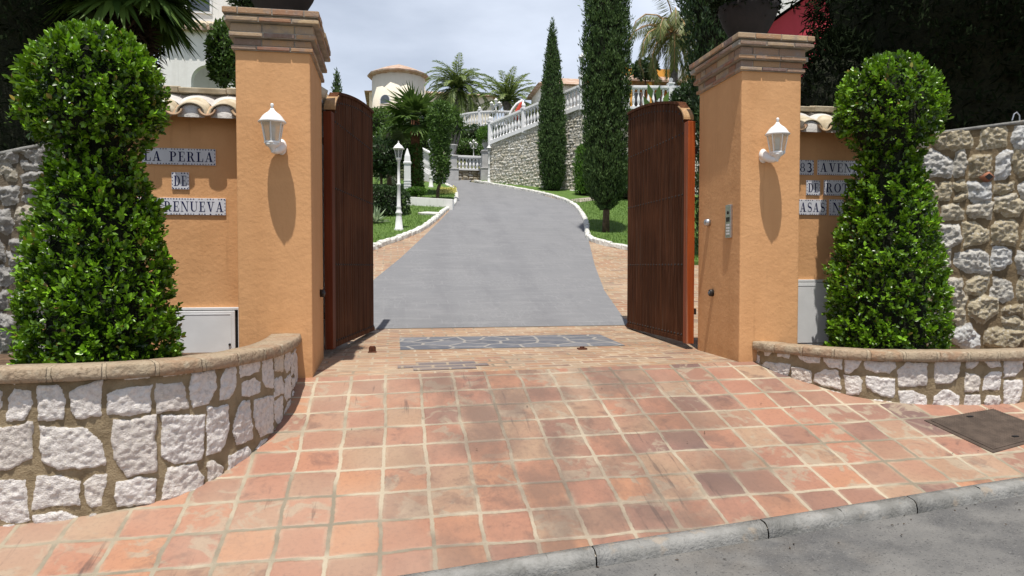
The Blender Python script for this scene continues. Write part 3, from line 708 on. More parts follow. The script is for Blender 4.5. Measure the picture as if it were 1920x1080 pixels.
# driveway outline (left edge going up, then right edge coming down)
L_ = [ong(*p)[:2] for p in ((703, 523), (750, 485), (795, 443), (826, 413), (851, 386), (857, 368), (852, 356), (838, 347))]
R_ = [ong(*p)[:2] for p in ((880, 341), (940, 350), (1000, 361), (1060, 378), (1085, 395), (1100, 420), (1104, 452), (1115, 497), (1133, 545), (1170, 598))]
far = [(1.2, 33.5), (3.9, 34.5)]
drv = [(-.62, 8.8), (-.55, 10.2)] + [tuple(p) for p in L_] + far + [tuple(p) for p in R_] + [(3.3, 8.8)]
poly_sheet('driveway', drv, .006, M['drive'])['kind'] = 'structure'
# lawns and their white stone edging
EL_ = [ong(*p)[:2] for p in ((640, 500), (703, 466), (750, 449), (790, 432), (812, 416), (835, 396), (851, 383), (856, 369), (851, 357), (836, 348))]
lawn_l = [tuple(p) for p in EL_] + [(-1.5, 33), (-6, 30), (-6, 12)]
ER_ = [ong(*p)[:2] for p in ((1260, 497), (1185, 471), (1130, 459), (1104, 447), (1100, 425), (1094, 408), (1078, 388), (1050, 374), (1000, 361), (940, 350), (890, 341))]
lawn_r = [tuple(p) for p in ER_] + [(4.2, 32), (9, 28), (13, 26), (12, 14), (8.5, 12.8)]
for nm, pl in (('lawn', lawn_l), ('lawn', lawn_r)):
    o = poly_sheet(nm, pl, .07, M['lawnbase'], None, .12); o['kind'] = 'structure'
def edging(pts, seed):
    s, q, n = smooth_path(pts, .16); m = MB(); rng = random.Random(seed)
    for i in range(len(s) - 1):
        a, b = q[i], q[i + 1]; t = b - a; L = np.linalg.norm(t); t /= L; c = (a + b) / 2; nn = np.array([t[1], -t[0]])
        w, h = rng.uniform(.05, .075), rng.uniform(.06, .085); z = gz(*c); sl = (gz(*b) - gz(*a)) / L
        T = np.array([t[0], t[1], sl]); T /= np.linalg.norm(T); pr = [(-1, -.6), (-1, .6), (-.55, 1), (.5, 1), (1, .55), (1, -.6)]
        va = []; 
        for sg in (-1, 1):
            for o_, zz in pr:
                p = np.array([c[0], c[1], z + .035]) + T * sg * L * .47 + np.array([nn[0], nn[1], 0]) * o_ * w + np.array([0, 0, zz * h]) + np.array([rng.uniform(-.008, .008) for _ in range(3)])
                va.append(p)
        k = len(pr); m.add(va, [(j, (j + 1) % k, k + (j + 1) % k, k + j) for j in range(k)] + [tuple(reversed(range(k))), tuple(range(k, 2 * k))])
    o = m.build('edging_stones', M['whitestone'], bevel=.008); o['kind'] = 'structure'
edging(EL_, 1); edging(ER_, 2)
def grass(poly, n, seed, ymax):
    rng = np.random.default_rng(seed); P = np.array(poly); lo, hi = P.min(0), P.max(0); hi[1] = min(hi[1], ymax); pts = []
    while len(pts) < n:
        c = lo + (hi - lo) * rng.random((n, 2)) ** np.array([1, 1.3]); ins = np.zeros(n, bool); j = len(P) - 1
        for i in range(len(P)):
            a, b = P[i], P[j]; cr_ = ((a[1] > c[:, 1]) != (b[1] > c[:, 1])) & (c[:, 0] < (b[0] - a[0]) * (c[:, 1] - a[1]) / (b[1] - a[1] + 1e-12) + a[0]); ins ^= cr_; j = i
        pts += list(c[ins])
    c = np.array(pts[:n]); z = np.array([gz(*p) + .068 for p in c])
    D = unit(rng.normal(0, .35, (n, 3)) + [0, 0, 1]); N = unit(rng.normal(0, 1, (n, 3)))
    tint = np.clip(.15 + .9 * fbm(c[:, 0] * 1.3, c[:, 1] * 1.3, 4) - .1 + rng.normal(0, .15, n), 0, 1)
    o = leaves('grass', np.column_stack([c, z]), D, N, .045 + .03 * rng.random(n), .012, M['grass'], None, rng, False, tint)
    tag(o, kind='stuff')
grass([(x, y) for x, y in lawn_l if True], 26000, 1, 27); grass(lawn_r, 22000, 2, 24)

# ================================================================== GATE PILLARS
def brick_course(m, cells, x0, x1, y0, y1, z0, z1, rng, shift, L=.25):
    """one course of bricks round a rectangle, each brick its own block in the mesh"""
    def run(a, b, put):
        p = a - (shift * L)
        while p < b - .01:
            q = p + L * rng.uniform(.92, 1.06); s_, e_ = max(p, a), min(q - .009, b)
            if e_ - s_ > .02:
                k = len(m.v); j = rng.uniform(-.004, .004); put(s_, e_, j); cells.extend([rng.random()] * (len(m.v) - k))
            p = q
    w = .11
    run(x0, x1, lambda a, b, j: m.box(a, b, y0 + j, y0 + w, z0 + .004, z1 - .004 + j * .5))
    run(x0, x1, lambda a, b, j: m.box(a, b, y1 - w, y1 + j, z0 + .004, z1 - .004))
    run(y0 + w + .01, y1 - w - .01, lambda a, b, j: m.box(x0 + j, x0 + w, a, b, z0 + .004, z1 - .004 + j * .5))
    run(y0 + w + .01, y1 - w - .01, lambda a, b, j: m.box(x1 - w, x1 + j, a, b, z0 + .004, z1 - .004 + j * .5))
def pillar(x0, x1, y0, y1, zc, label, seed):
    t = empty('gate_pillar', ((x0 + x1) / 2, (y0 + y1) / 2, .72), label, 'pillar', 'pillars either side of the gateway')
    s = MB(); s.box(x0, x1, y0, y1, .45, zc + .01); s.build('plaster_shaft', M['ochre'], t, bevel=.012)
    rng = random.Random(seed); m = MB(); cells = []; c = MB()
    prof = [(.034, .036), (.012, .058), (.066, .038), (.040, .072), (.106, .036), (.078, .018), (.110, .050)]
    z = zc
    for i, (o_, h) in enumerate(prof):
        o_ *= .70
        brick_course(m, cells, x0 - o_, x1 + o_, y0 - o_, y1 + o_, z, z + h, rng, rng.random())
        c.box(x0 - o_ + .008, x1 + o_ - .008, y0 - o_ + .008, y1 + o_ - .008, z - .0015 * (i % 2), z + h + .001 * (i % 3)); z += h
    o = m.build('brick_cap', M['capbrick'], t, bevel=.004)
    a = o.data.attributes.new('cell', 'FLOAT', 'POINT'); a.data.foreach_set('value', cells)
    c.build('cap_mortar', M['mortar'], o)
    return t, z
PL, zL = pillar(-1.205, -.645, 5.755, 6.63, 3.268, 'ochre rendered pillar with stepped brick cap beside the left gate leaf', 3)
PR, zR = pillar(2.982, 3.545, 5.755, 6.62, 3.30, 'ochre rendered pillar with intercom and stepped brick cap beside the right gate leaf', 8)

# ------------------------------------------------------------------ bowls of plants on the pillars
def bowl(c, r, label, seed):
    t = empty('planter_bowl', c, label, 'planter', 'plant bowls on top of the pillars')
    m = MB(); m.lathe([(.5 * r, 0), (.52 * r, .03), (.46 * r, .06), (.62 * r, .14), (.86 * r, .26), (r, .36), (1.04 * r, .40), (.96 * r, .41), (.9 * r, .36)], c, 28)
    m.build('bowl', M['darkbowl'], t, smooth=True)
    blob_foliage('foliage', (c[0], c[1], c[2] + .50), (r * 1.15, r * 1.15, .26), 2200, .06, .03, M['conifer'], t, seed)
    return t
bowl((-.925, 6.19, zL + .002), .30, 'dark bowl of trailing plants standing on the left pillar', 5)
bowl((3.262, 6.19, zR + .002), .27, 'dark bowl of trailing plants standing on the right pillar', 6)

# ================================================================== WALLS BESIDE THE PILLARS
def tiled_wall(x0, x1, yf, label, eave, ridge, first, seed):
    t = empty('plaster_wall', ((x0 + x1) / 2, yf + .12, .7), label, 'wall')
    m = MB(); m.box(x0, x1, yf, yf + .26, .45, eave + .06); m.build('wall_panel', M['ochre'], t)
    # mortar bed of the little roof
    yr = yf + .16; ye = yf - .135
    b = MB(); b.prism([(ye + .130, eave + .075), (yr, ridge - .05), (yr + .34, eave + .09), (yr + .34, eave + .058), (ye + .130, eave + .058)], (x0 + .002, 0, 0), (0, 1, 0), (0, 0, 1), (1, 0, 0), x1 - x0 - .004)
    cop = b.build('tile_coping', M['limemortar'], t)
    rng = random.Random(seed); x = first; tl = MB(); fr = MB(); pn = MB(); pit = .247
    sl = (ridge - .045 - eave) / (yr - ye); Ls = math.hypot(yr - ye, ridge - .045 - eave)
    while x < x1 + .1:
        def half(cx, up, r, mb, y0=ye, k=12, th=.016, ln=1.0, off=0):
            V = []; 
            for t_ in (0, ln):
                rr_ = r * (1 - .12 * t_)
                for ri in (rr_, rr_ - th):
                    for i in range(k + 1):
                        a = math.pi * i / k; dx, dz = ri * math.cos(a), ri * math.sin(a) * .82 * up
                        y = y0 + (yr - ye) * t_; V.append((min(max(cx + dx, x0 + .001), x1 - .001), y, eave + off + (ridge - .105 - eave) * t_ + dz * (1 - .25 * t_)))
            n = k + 1; F = []
            for i in range(k): F += [(i, i + 1, 2 * n + i + 1, 2 * n + i), (n + i, 3 * n + i, 3 * n + i + 1, n + i + 1), (i, n + i, n + i + 1, i + 1)]
            mb.add(V, F)
        if x0 - .08 < x < x1 + .08:
            half(x, 1, .116, tl, ye - .02 + rng.uniform(-.01, .01), off=-.01)
            # white pointing filling the mouth of the tile
            V = [(min(max(x + .100 * math.cos(math.pi * i / 12), x0 + .001), x1 - .001), ye - .004, eave - .030 + .096 * math.sin(math.pi * i / 12)) for i in range(13)]
            V += [(a, y + .06, z + .06 * sl) for a, y, z in V]
            fr.add(V, [tuple(range(13))] + [(i, 13 + i, 14 + i, i + 1) for i in range(12)] + [tuple(reversed(range(13, 26)))])
            # white collar of mortar where the tile runs into the ridge
            k = 12; V = []
            for yy, ro in ((yr - .145, .002), (yr - .125, .022), (yr - .005, .036)):
                tt = (yy - ye) / (yr - ye)
                for i in range(k + 1):
                    a = math.pi * i / k; r_ = .106 + ro; V.append((min(max(x + r_ * 1.15 * math.cos(a), x0 + .001), x1 - .001), yy, eave - .01 + (ridge - .105 - eave) * tt + r_ * (.86 - .28 * tt) * math.sin(a)))
            fr.add(V, [(j * 13 + i, j * 13 + i + 1, (j + 1) * 13 + i + 1, (j + 1) * 13 + i) for j in range(2) for i in range(k)])
        xp = x + pit / 2
        if x0 - .02 < xp < x1 + .02: half(xp, -1, .070, pn, ye - .035, off=.030)
        x += pit
    tl.build('cover_tiles', M['paletile'], cop, smooth=True); pn.build('pan_tiles', M['rooftile'], cop, smooth=True); fr.build('tile_pointing', M['limemortar'], cop, smooth=True)
    rd = MB(); x = x0 + .002; i = 0
    while x < x1 - .05:
        e_ = min(x + .36 + rng.uniform(-.02, .02), x1 - .002)
        rd.prism([(yr - .085, ridge - .045), (yr - .095, ridge - .01 + .008 * (i % 2)), (yr, ridge + .012 + .008 * (i % 2)), (yr + .1, ridge - .01), (yr + .09, ridge - .045)], (x, 0, 0), (0, 1, 0), (0, 0, 1), (1, 0, 0), e_ - x - .004); x = e_; i += 1
    rd.build('ridge_tiles', M['paletile'], cop, bevel=.006)
    return t
tiled_wall(-2.45, -1.207, 6.05, 'ochre plaster wall under pale barrel tiles carrying three name tiles, left of the gate', 2.805, 3.065, -2.56, 1)
tiled_wall(3.547, 4.66, 6.05, 'ochre plaster wall under pale barrel tiles with street address tiles, right of the gate', 2.855, 3.115, 3.50, 2)

# ------------------------------------------------------------------ ceramic name tiles
def rect(x0, y0, x1, y1): return [(x0, y0), (x1, y0), (x1, y1), (x0, y1)]
def ring(cx, cy, rxo, ryo, rxi, ryi, a0, a1, n=14, cxi=None):
    cxi = cx if cxi is None else cxi; q = []
    for k in range(n):
        a, b = (math.radians(a0 + (a1 - a0) * j / n) for j in (k, k + 1))
        q.append([(cx + rxo * math.cos(a), cy + ryo * math.sin(a)), (cx + rxo * math.cos(b), cy + ryo * math.sin(b)), (cxi + rxi * math.cos(b), cy + ryi * math.sin(b)), (cxi + rxi * math.cos(a), cy + ryi * math.sin(a))])
    return q
def stroke(pts, ws):
    q = []; P = [np.array(p) for p in pts]; E_ = []
    for i, p in enumerate(P):
        t = P[min(i + 1, len(P) - 1)] - P[max(i - 1, 0)]; t = t / np.linalg.norm(t); n = np.array([-t[1], t[0]]) * ws[i] / 2; E_.append((p + n, p - n))
    for a, b in zip(E_, E_[1:]): q.append([tuple(a[0]), tuple(a[1]), tuple(b[1]), tuple(b[0])])
    return q
T_, s_ = .19, .055
_st = lambda x: rect(x, 0, x + T_, 1)
def arcpts(cx, cy, rx, ry, a0, a1, n=10): return [(cx + rx * math.cos(math.radians(a0 + (a1 - a0) * i / n)), cy + ry * math.sin(math.radians(a0 + (a1 - a0) * i / n))) for i in range(n + 1)]
def _S():
    p = arcpts(.36, .74, .25, .235, 25, 270, 12)[:-1] + arcpts(.36, .255, .27, .245, 90, -155, 12)
    w = [.06 + .13 * math.exp(-((i - 12) / 5.0) ** 2) for i in range(len(p))]; return stroke(p, w) + [rect(.56, .72, .60, 1.0), rect(.08, 0, .12, .28)]
G = {
 'A': (.98, [[(.11, 0), (.18, 0), (.51, 1), (.43, 1)], [(.60, 0), (.83, 0), (.56, 1), (.40, 1)], rect(.24, .29, .70, .35), rect(0, 0, .30, s_), rect(.50, 0, .98, s_)]),
 'L': (.76, [_st(.13), rect(0, 0, .74, s_), rect(0, 1 - s_, .46, 1), [(.62, 0), (.74, 0), (.74, .36), (.70, .36)]]),
 'P': (.80, [_st(.13), rect(0, 1 - s_, .42, 1), rect(0, 0, .46, s_), rect(.3, .44, .42, .49)] + ring(.40, .72, .36, .28, .18, .23, -90, 90)),
 'E': (.78, [_st(.13), rect(0, 1 - s_, .72, 1), rect(0, 0, .75, s_), rect(.3, .48, .55, .53), [(.62, 1), (.72, 1), (.72, .68), (.68, .68)], [(.64, 0), (.75, 0), (.75, .34), (.71, .34)], rect(.52, .36, .56, .66)]),
 'R': (.94, [_st(.13), rect(0, 1 - s_, .42, 1), rect(0, 0, .46, s_), rect(.3, .46, .42, .51), [(.42, .49), (.60, .49), (.86, .02), (.66, .02)], rect(.64, 0, .95, s_)] + ring(.40, .735, .34, .265, .16, .215, -90, 90)),
 'D': (.90, [_st(.13), rect(0, 1 - s_, .42, 1), rect(0, 0, .42, s_)] + ring(.40, .5, .48, .5, .28, .445, -90, 90)),
 'N': (.98, [rect(.12, 0, .18, 1), [(.08, 1), (.30, 1), (.86, 0), (.72, 0)], rect(.80, 0, .86, 1), rect(0, 1 - s_, .26, 1), rect(0, 0, .31, s_), rect(.67, 1 - s_, .99, 1)]),
 'U': (.94, [rect(.11, .32, .11 + T_, 1), rect(.76, .32, .82, 1), rect(0, 1 - s_, .42, 1), rect(.63, 1 - s_, .95, 1)] + ring(.465, .33, .355, .33, .23, .265, 180, 360, 14, .53)),
 'V': (.96, [[(.11, 1), (.33, 1), (.58, 0), (.43, 0)], [(.77, 1), (.84, 1), (.55, 0), (.48, 0)], rect(0, 1 - s_, .46, 1), rect(.64, 1 - s_, .97, 1)]),
 'I': (.46, [_st(.13), rect(0, 1 - s_, .46, 1), rect(0, 0, .46, s_)]),
 'O': (.92, ring(.46, .5, .45, .5, .26, .45, 0, 360, 24)),
 'C': (.86, ring(.46, .5, .45, .5, .26, .45, 42, 318, 22) + [rect(.74, .68, .79, 1.0)]),
 'T': (.82, [_st(.315), rect(.02, 1 - s_, .80, 1), rect(.17, 0, .65, s_), [(.02, 1), (.10, 1), (.06, .68), (.02, .68)], [(.72, 1), (.80, 1), (.80, .68), (.76, .68)]]),
 'S': (.70, _S()),
 '8': (.74, ring(.36, .735, .27, .265, .15, .22, 0, 360, 18) + ring(.36, .26, .34, .26, .19, .215, 0, 360, 18)),
 '3': (.70, stroke(arcpts(.31, .745, .24, .23, 150, -90, 12) , [.06 + .12 * math.sin(math.pi * i / 12) for i in range(13)]) + stroke(arcpts(.31, .27, .29, .25, 90, -150, 12), [.06 + .14 * math.sin(math.pi * i / 12) for i in range(13)])),
 ' ': (.55, []),
}
def sign(text, px0, px1, py0, py1, label, group, yw=6.05, wide=None):
    """ceramic strip on the wall plane; px/py give its outline there"""
    a, b = atY(px0, py1, yw - .012), atY(px1, py0, yw - .012); a2 = atY(px0, py0, yw - .012)
    x0, x1 = a[0], b[0]; zc = (a2[2] + b[2] + a[2] + atY(px1, py1, yw - .012)[2]) / 4; hh = abs(a2[2] - a[2])
    z0, z1 = zc - hh / 2, zc + hh / 2
    m = MB(); m.box(x0, x1, yw - .012, yw - .0008, z0, z1); bd = m
    y = yw - .0122; lh = hh * .60; adv = [G[c][0] + .17 for c in text]; tot = sum(adv) - .17
    sc = min(lh * .92, (x1 - x0 - hh * .24) / tot); X = (x0 + x1) / 2 - tot * sc / 2; lt = MB(); q = 0
    for c, ad in zip(text, adv):
        for poly in G[c][1]:
            P = [(X + u * sc, z0 + hh * .20 + w * lh) for u, w in poly]
            ar = sum(P[i][0] * P[(i + 1) % len(P)][1] - P[(i + 1) % len(P)][0] * P[i][1] for i in range(len(P)))
            if ar < 0: P.reverse()
            lt.add([(u, y - .0006 - .00003 * (q % 9), w) for u, w in P], [tuple(range(len(P)))]); q += 1
        X += ad * sc
    rng = random.Random(len(text)); n = max(3, int((x1 - x0) / .021)); 
    for k in range(n):
        for zz, ht in ((z0 + hh * .055, .006), (z1 - hh * .055, .006)):
            cx = x0 + (k + .5) * (x1 - x0) / n; w = rng.uniform(.0045, .0075); bd.cur = rng.choice((1, 1, 2))
            if rng.random() < .85: bd.add([(cx - w, y - .0006, zz), (cx, y - .0006, zz - ht), (cx + w, y - .0006, zz), (cx, y - .0006, zz + ht)], [(0, 1, 2, 3)])
    bd.cur = 1
    for k in range(max(2, int(hh / .024))):
        for xx in (x0 + .006, x1 - .006):
            zz = z0 + (k + .5) * hh / max(2, int(hh / .024)); bd.add([(xx - .004, y - .0006, zz), (xx, y - .0006, zz - .006), (xx + .004, y - .0006, zz), (xx, y - .0006, zz + .006)], [(0, 1, 2, 3)])
    o = m.build('name_tile', [M['ceramic'], M['navy'], M['brownglaze']], bevel=.002); tag(o, label, 'sign', group)
    lt.build('lettering', M['navy'], o); return o
gl, gr = 'name tiles on the left wall', 'address tiles on the right wall'
sign('LA PERLA', 266, 404, 278, 309, 'uppermost long ceramic tile with blue lettering on the left wall', gl)
sign('DE', 322, 354, 323, 355, 'small square ceramic tile with two blue letters between two long tiles on the left wall', gl)
sign('TORRENUEVA', 254, 423, 371, 403, 'lowest and longest ceramic tile with blue lettering on the left wall', gl)
sign('83', 1496, 1526, 300, 328, 'small ceramic tile with a two digit house number on the right wall', gr)
sign('AVENIDA', 1533, 1640, 301, 329, 'long ceramic tile beside the house number on the right wall', gr)
sign('DE', 1512, 1538, 338, 366, 'small ceramic tile with two letters in the middle row of the right wall', gr)
sign('ROTA', 1545, 1610, 338, 367, 'middle row ceramic tile beginning with R, partly behind the right topiary', gr)
sign('CASAS', 1484, 1550, 374, 403, 'bottom row ceramic tile partly hidden by the right pillar edge', gr)
sign('N', 1555, 1582, 374, 404, 'bottom row ceramic tile with a single N beside the right topiary', gr)

# ------------------------------------------------------------------ meter cabinets
def cabinet(x0, x1, z0, z1, yw, label, hinge_gap):
    t = empty('utility_cabinet', ((x0 + x1) / 2, yw, z0), label, 'cabinet', 'meter cabinets in the walls')
    f = MB(); w = .022
    f.box(x0, x1, yw - .03, yw - .002, z1 - w, z1); f.box(x0, x1, yw - .03, yw - .002, z0, z0 + w); f.box(x0, x0 + w, yw - .03, yw - .002, z0 + w, z1 - w); f.box(x1 - w * .5, x1, yw - .03, yw - .002, z0 + w, z1 - w)
    f.build('frame', M['cabinet'], t, bevel=.003)
    g = MB(); g.box(x0 + w, x1 - w * .5, yw - .012, yw - .003, z0 + w, z1 - w); g.build('dark_recess', M['dark'], t)
    d = MB(); d.box(x0 + w + .004, x1 - w * .5 - hinge_gap, yw - .034, yw - .016, z0 + w + .004, z1 - w - .006)
    dr = d.build('door', M['cabinet'], t, bevel=.004)
    r = MB(); a, b, c_, e_ = x0 + w + .03, x1 - w * .5 - hinge_gap - .03, z0 + w + .03, z1 - w - .03
    r.box(a, b, yw - .0365, yw - .034, e_ - .006, e_); r.box(b - .006, b, yw - .0365, yw - .034, c_, e_ - .006); r.box(a, a + .006, yw - .0365, yw - .034, c_, e_ - .006)
    r.build('door_rib', M['cabinet'], dr)
    k = MB(); k.lathe([(.010, 0), (.010, .01), (.004, .012)], (0, 0, 0), 12); k.v = [(b - .012 + x, yw - .034 - z, z0 + .26 * (z1 - z0) + y) for x, y, z in k.v]; k.build('lock', M['iron'], dr)
    return t
a, b = atY(330, 655, 6.03), atY(449, 576, 6.03)
cabinet(a[0], b[0], .86, b[2], 6.05, 'pale grey metal cabinet low in the left wall', .022)
a, b = atY(1494, 640, 6.03), atY(1590, 524, 6.03)
cabinet(3.549, b[0], .86, b[2], 6.05, 'pale grey metal cabinet low in the right wall behind the topiary', .004)

# ================================================================== PLANTERS IN FRONT
PTH_L = [(-4.2, 4.22), (-3.4, 4.08), (-2.6, 4.01), (-2.03, 4.01), (-1.54, 4.075), (-1.2, 4.22), (-.97, 4.50), (-.82, 4.86), (-.765, 5.28), (-.775, 5.75)]
PTH_R = [(3.15, 5.75), (3.18, 5.58), (3.32, 5.33), (3.56, 5.02), (3.91, 4.86), (4.32, 4.79), (4.88, 4.78), (5.6, 4.86), (6.6, 5.1)]
def planter(path, zt, label, seed, soil_back):
    t = empty('stone_planter', (*path[len(path) // 2], .3), label, 'planter', 'curved stone planters before the walls')
    stone_sheet('stone_wall', path, lambda x, y: gz(x, y) - .06, lambda x, y: zt, .0072, .225, .215, .0085, .006, .010, .014, seed, M['whiterubble'], t, .16, .10, .020, 2)
    sweep('brick_coping', path, [(-.19, zt + .002), (.022, zt + .002), (.042, zt + .004), (.047, zt + .03), (.044, zt + .068), (.034, zt + .077), (-.06, zt + .079), (-.185, zt + .074), (-.20, zt + .05)], .022, M['ledge'], t, .011, seed)
    s, q, n = smooth_path(path, .12); q = q - n * .15
    m = MB(); pts = [(x, y, zt - .09) for x, y in q] + [(x, y, zt - .09) for x, y in soil_back]; m.add(pts, [tuple(range(len(pts)))])
    me = m.mesh('soil'); import bmesh
    bm = bmesh.new(); bm.from_mesh(me); bmesh.ops.triangulate(bm, faces=bm.faces[:]); bmesh.ops.recalc_face_normals(bm, faces=bm.faces); bm.to_mesh(me); bm.free()
    link('soil', me, M['earth'], t); return t
planter(PTH_L, .995, 'low curved planter of white stones with wide mortar joints, left of the gate', 11, [(-.9, 6.03), (-2.4, 6.03), (-4.2, 6.4)])
planter(PTH_R, .865, 'low curved planter of white stones in front of the right pillar', 37, [(6.6, 5.8), (4.6, 6.02), (3.3, 6.03)])

# ------------------------------------------------------------------ clipped topiary
def topiary(base, prof, label, seed, ns):
    t = empty('topiary_shrub', base, label, 'shrub', 'clipped topiary shrubs in the planters')
    trunk(t, [(base[0], base[1], base[2] - .2), (base[0], base[1], base[2] + .5), (base[0], base[1], base[2] + prof[-1][0] * .8)], [.05, .045, .03], M['bark'], 'stem')
    core(base, prof[:-1], .62, t, seed)
    rng = np.random.default_rng(seed); z = np.array([p[0] for p in prof]); r = np.array([p[1] for p in prof])
    zs = np.linspace(z[0], z[-1], 500); rs = np.interp(zs, z, r); w = np.maximum(rs, .05) * np.sqrt(1 + np.gradient(rs, zs) ** 2); cdf = np.cumsum(w); cdf /= cdf[-1]; dr_ = np.gradient(rs, zs)
    P, D, N, T, S_ = [], [], [], [], []
    for i in range(ns):                                  # every twig tip carries its own rosette of leaves
        zz = np.interp(rng.random(), cdf, zs); th = rng.random() * 6.2832; lm = float(fbm(np.array(th * 4.2 + 9), np.array(zz * 9.0), seed)) - .47
        dr = float(np.interp(zz, zs, dr_)); nrm = np.array([math.cos(th), math.sin(th), -dr]); nrm /= np.linalg.norm(nrm)
        if nrm[2] < -.15 and rng.random() < .45: continue
        rad = max(0.0, np.interp(zz, z, r) * (1.0 + .50 * min(lm, .06)) - abs(rng.normal(0, .035)) + (rng.uniform(.01, .05) if rng.random() < .07 else 0))
        tip = np.array(base) + [rad * math.cos(th), rad * math.sin(th) * .95, zz]
        ax = nrm * .75 + np.array([0, 0, .55]) + rng.normal(0, .38, 3); ax /= np.linalg.norm(ax)
        a1 = np.cross(ax, [.3, .2, .9]); a1 /= np.linalg.norm(a1); a2 = np.cross(ax, a1); young = rng.random() ** 1.5 + .9 * lm; sz = rng.uniform(.65, 1.25)
        nl = rng.integers(8, 13)
        for j in range(nl):
            q = j / nl; an = j * 2.4 + rng.uniform(-.4, .4); sp = .25 + .95 * q
            d = ax * math.cos(sp * 1.1) + (a1 * math.cos(an) + a2 * math.sin(an)) * math.sin(sp * 1.1) + rng.normal(0, .28, 3)
            P.append(tip - ax * (.10 * q * sz) + d * .004); D.append(d); N.append(ax * .9 + rng.normal(0, .25, 3) + [0, 0, .2])
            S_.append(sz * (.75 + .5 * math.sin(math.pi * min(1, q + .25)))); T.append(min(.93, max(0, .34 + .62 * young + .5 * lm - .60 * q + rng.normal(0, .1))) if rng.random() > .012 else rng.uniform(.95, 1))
    P, D, N, T, S_ = map(np.array, (P, D, N, T, S_))
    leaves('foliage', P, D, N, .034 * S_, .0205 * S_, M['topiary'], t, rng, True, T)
    return t
topiary((-1.90, 4.95, 1.02), [(-.13, .44), (-.05, .475), (.08, .48), (.45, .455), (.85, .385), (1.12, .32), (1.25, .272), (1.32, .272), (1.39, .34), (1.50, .41), (1.68, .428), (1.85, .40), (1.98, .31), (2.08, .19), (2.13, .02)],
        'larger clipped shrub with a rounded head and flared skirt in the left planter', 21, 3700)
topiary((4.215, 5.50, .885), [(-.13, .45), (-.03, .49), (.10, .50), (.5, .49), (1.0, .425), (1.35, .335), (1.58, .272), (1.69, .265), (1.78, .34), (1.92, .415), (2.12, .44), (2.30, .395), (2.42, .30), (2.50, .17), (2.53, .02)],
        'smaller clipped shrub with a rounded head in the right planter', 22, 3500)

# ------------------------------------------------------------------ rubble garden walls at the sides
t = empty('stone_wall', (-3.2, 6.5, .8), 'grey rubble garden wall behind the left topiary', 'wall')
ztl = lambda x, y: 2.55 + .18 * (x + 3.28)
PA = [(-6.5, 7.75), (-4.5, 7.00), (-3.2, 6.62), (-2.1, 6.33)]
stone_sheet('rubble', PA, lambda x, y: .7, ztl, .011, .25, .20, .003, .040, .038, .040, 51, M['greyrubble'], t, .3, .10, .04, 3)
sweep('coping', PA, [(-.33, -.012), (.03, -.012), (.035, .02), (-.32, .03)], .1, M['kerb'], t, .006, 3, ztl)
t = empty('stone_wall', (5.6, 5.85, .8), 'tan and grey rubble garden wall with a drain hole behind the right topiary', 'wall')
ztr = lambda x, y: 2.835 + .133 * (x - 4.9)
PB = [(4.3, 6.07), (5.2, 5.92), (6.2, 5.75), (7.5, 5.5)]
stone_sheet('rubble', PB, lambda x, y: .7, ztr, .010, .27, .235, .002, .032, .034, .036, 64, M['tanrubble'], t, .3, .07, .030, 3)
sweep('coping', PB, [(-.33, -.012), (.02, -.012), (.024, .018), (-.32, .03)], .1, M['kerb'], t, .006, 4, ztr)
dp = atY(1850, 332, 5.845); m = MB()
m.tube([dp + [0, -.028, 0], dp + [0, .25, .01]], .056, 4); m.v = [(dp[0] + (x - dp[0]) * 1.15, y, dp[2] + (z - dp[2]) * .85) for x, y, z in m.v]
o = m.build('drain_pipe', M['clay'], t, smooth=True)
m = MB(); m.tube([dp + [0, -.0295, 0], dp + [0, -.02, 0]], .040, 4); m.v = [(dp[0] + (x - dp[0]) * 1.15, y, dp[2] + (z - dp[2]) * .8) for x, y, z in m.v]; m.build('dark_bore', M['dark'], o)
m = MB(); wp = atY(1906, 226, 5.95); m.tube([wp + [-.05, 0, .0], wp + [-.03, 0, .06], wp + [0, 0, .08], wp + [.03, 0, .05], wp + [.035, 0, -.02]], .006, 6)
tag(m.build('wire_loop', M['steel']), 'thin bent wire sticking up from the top of the right rubble wall', 'wire')

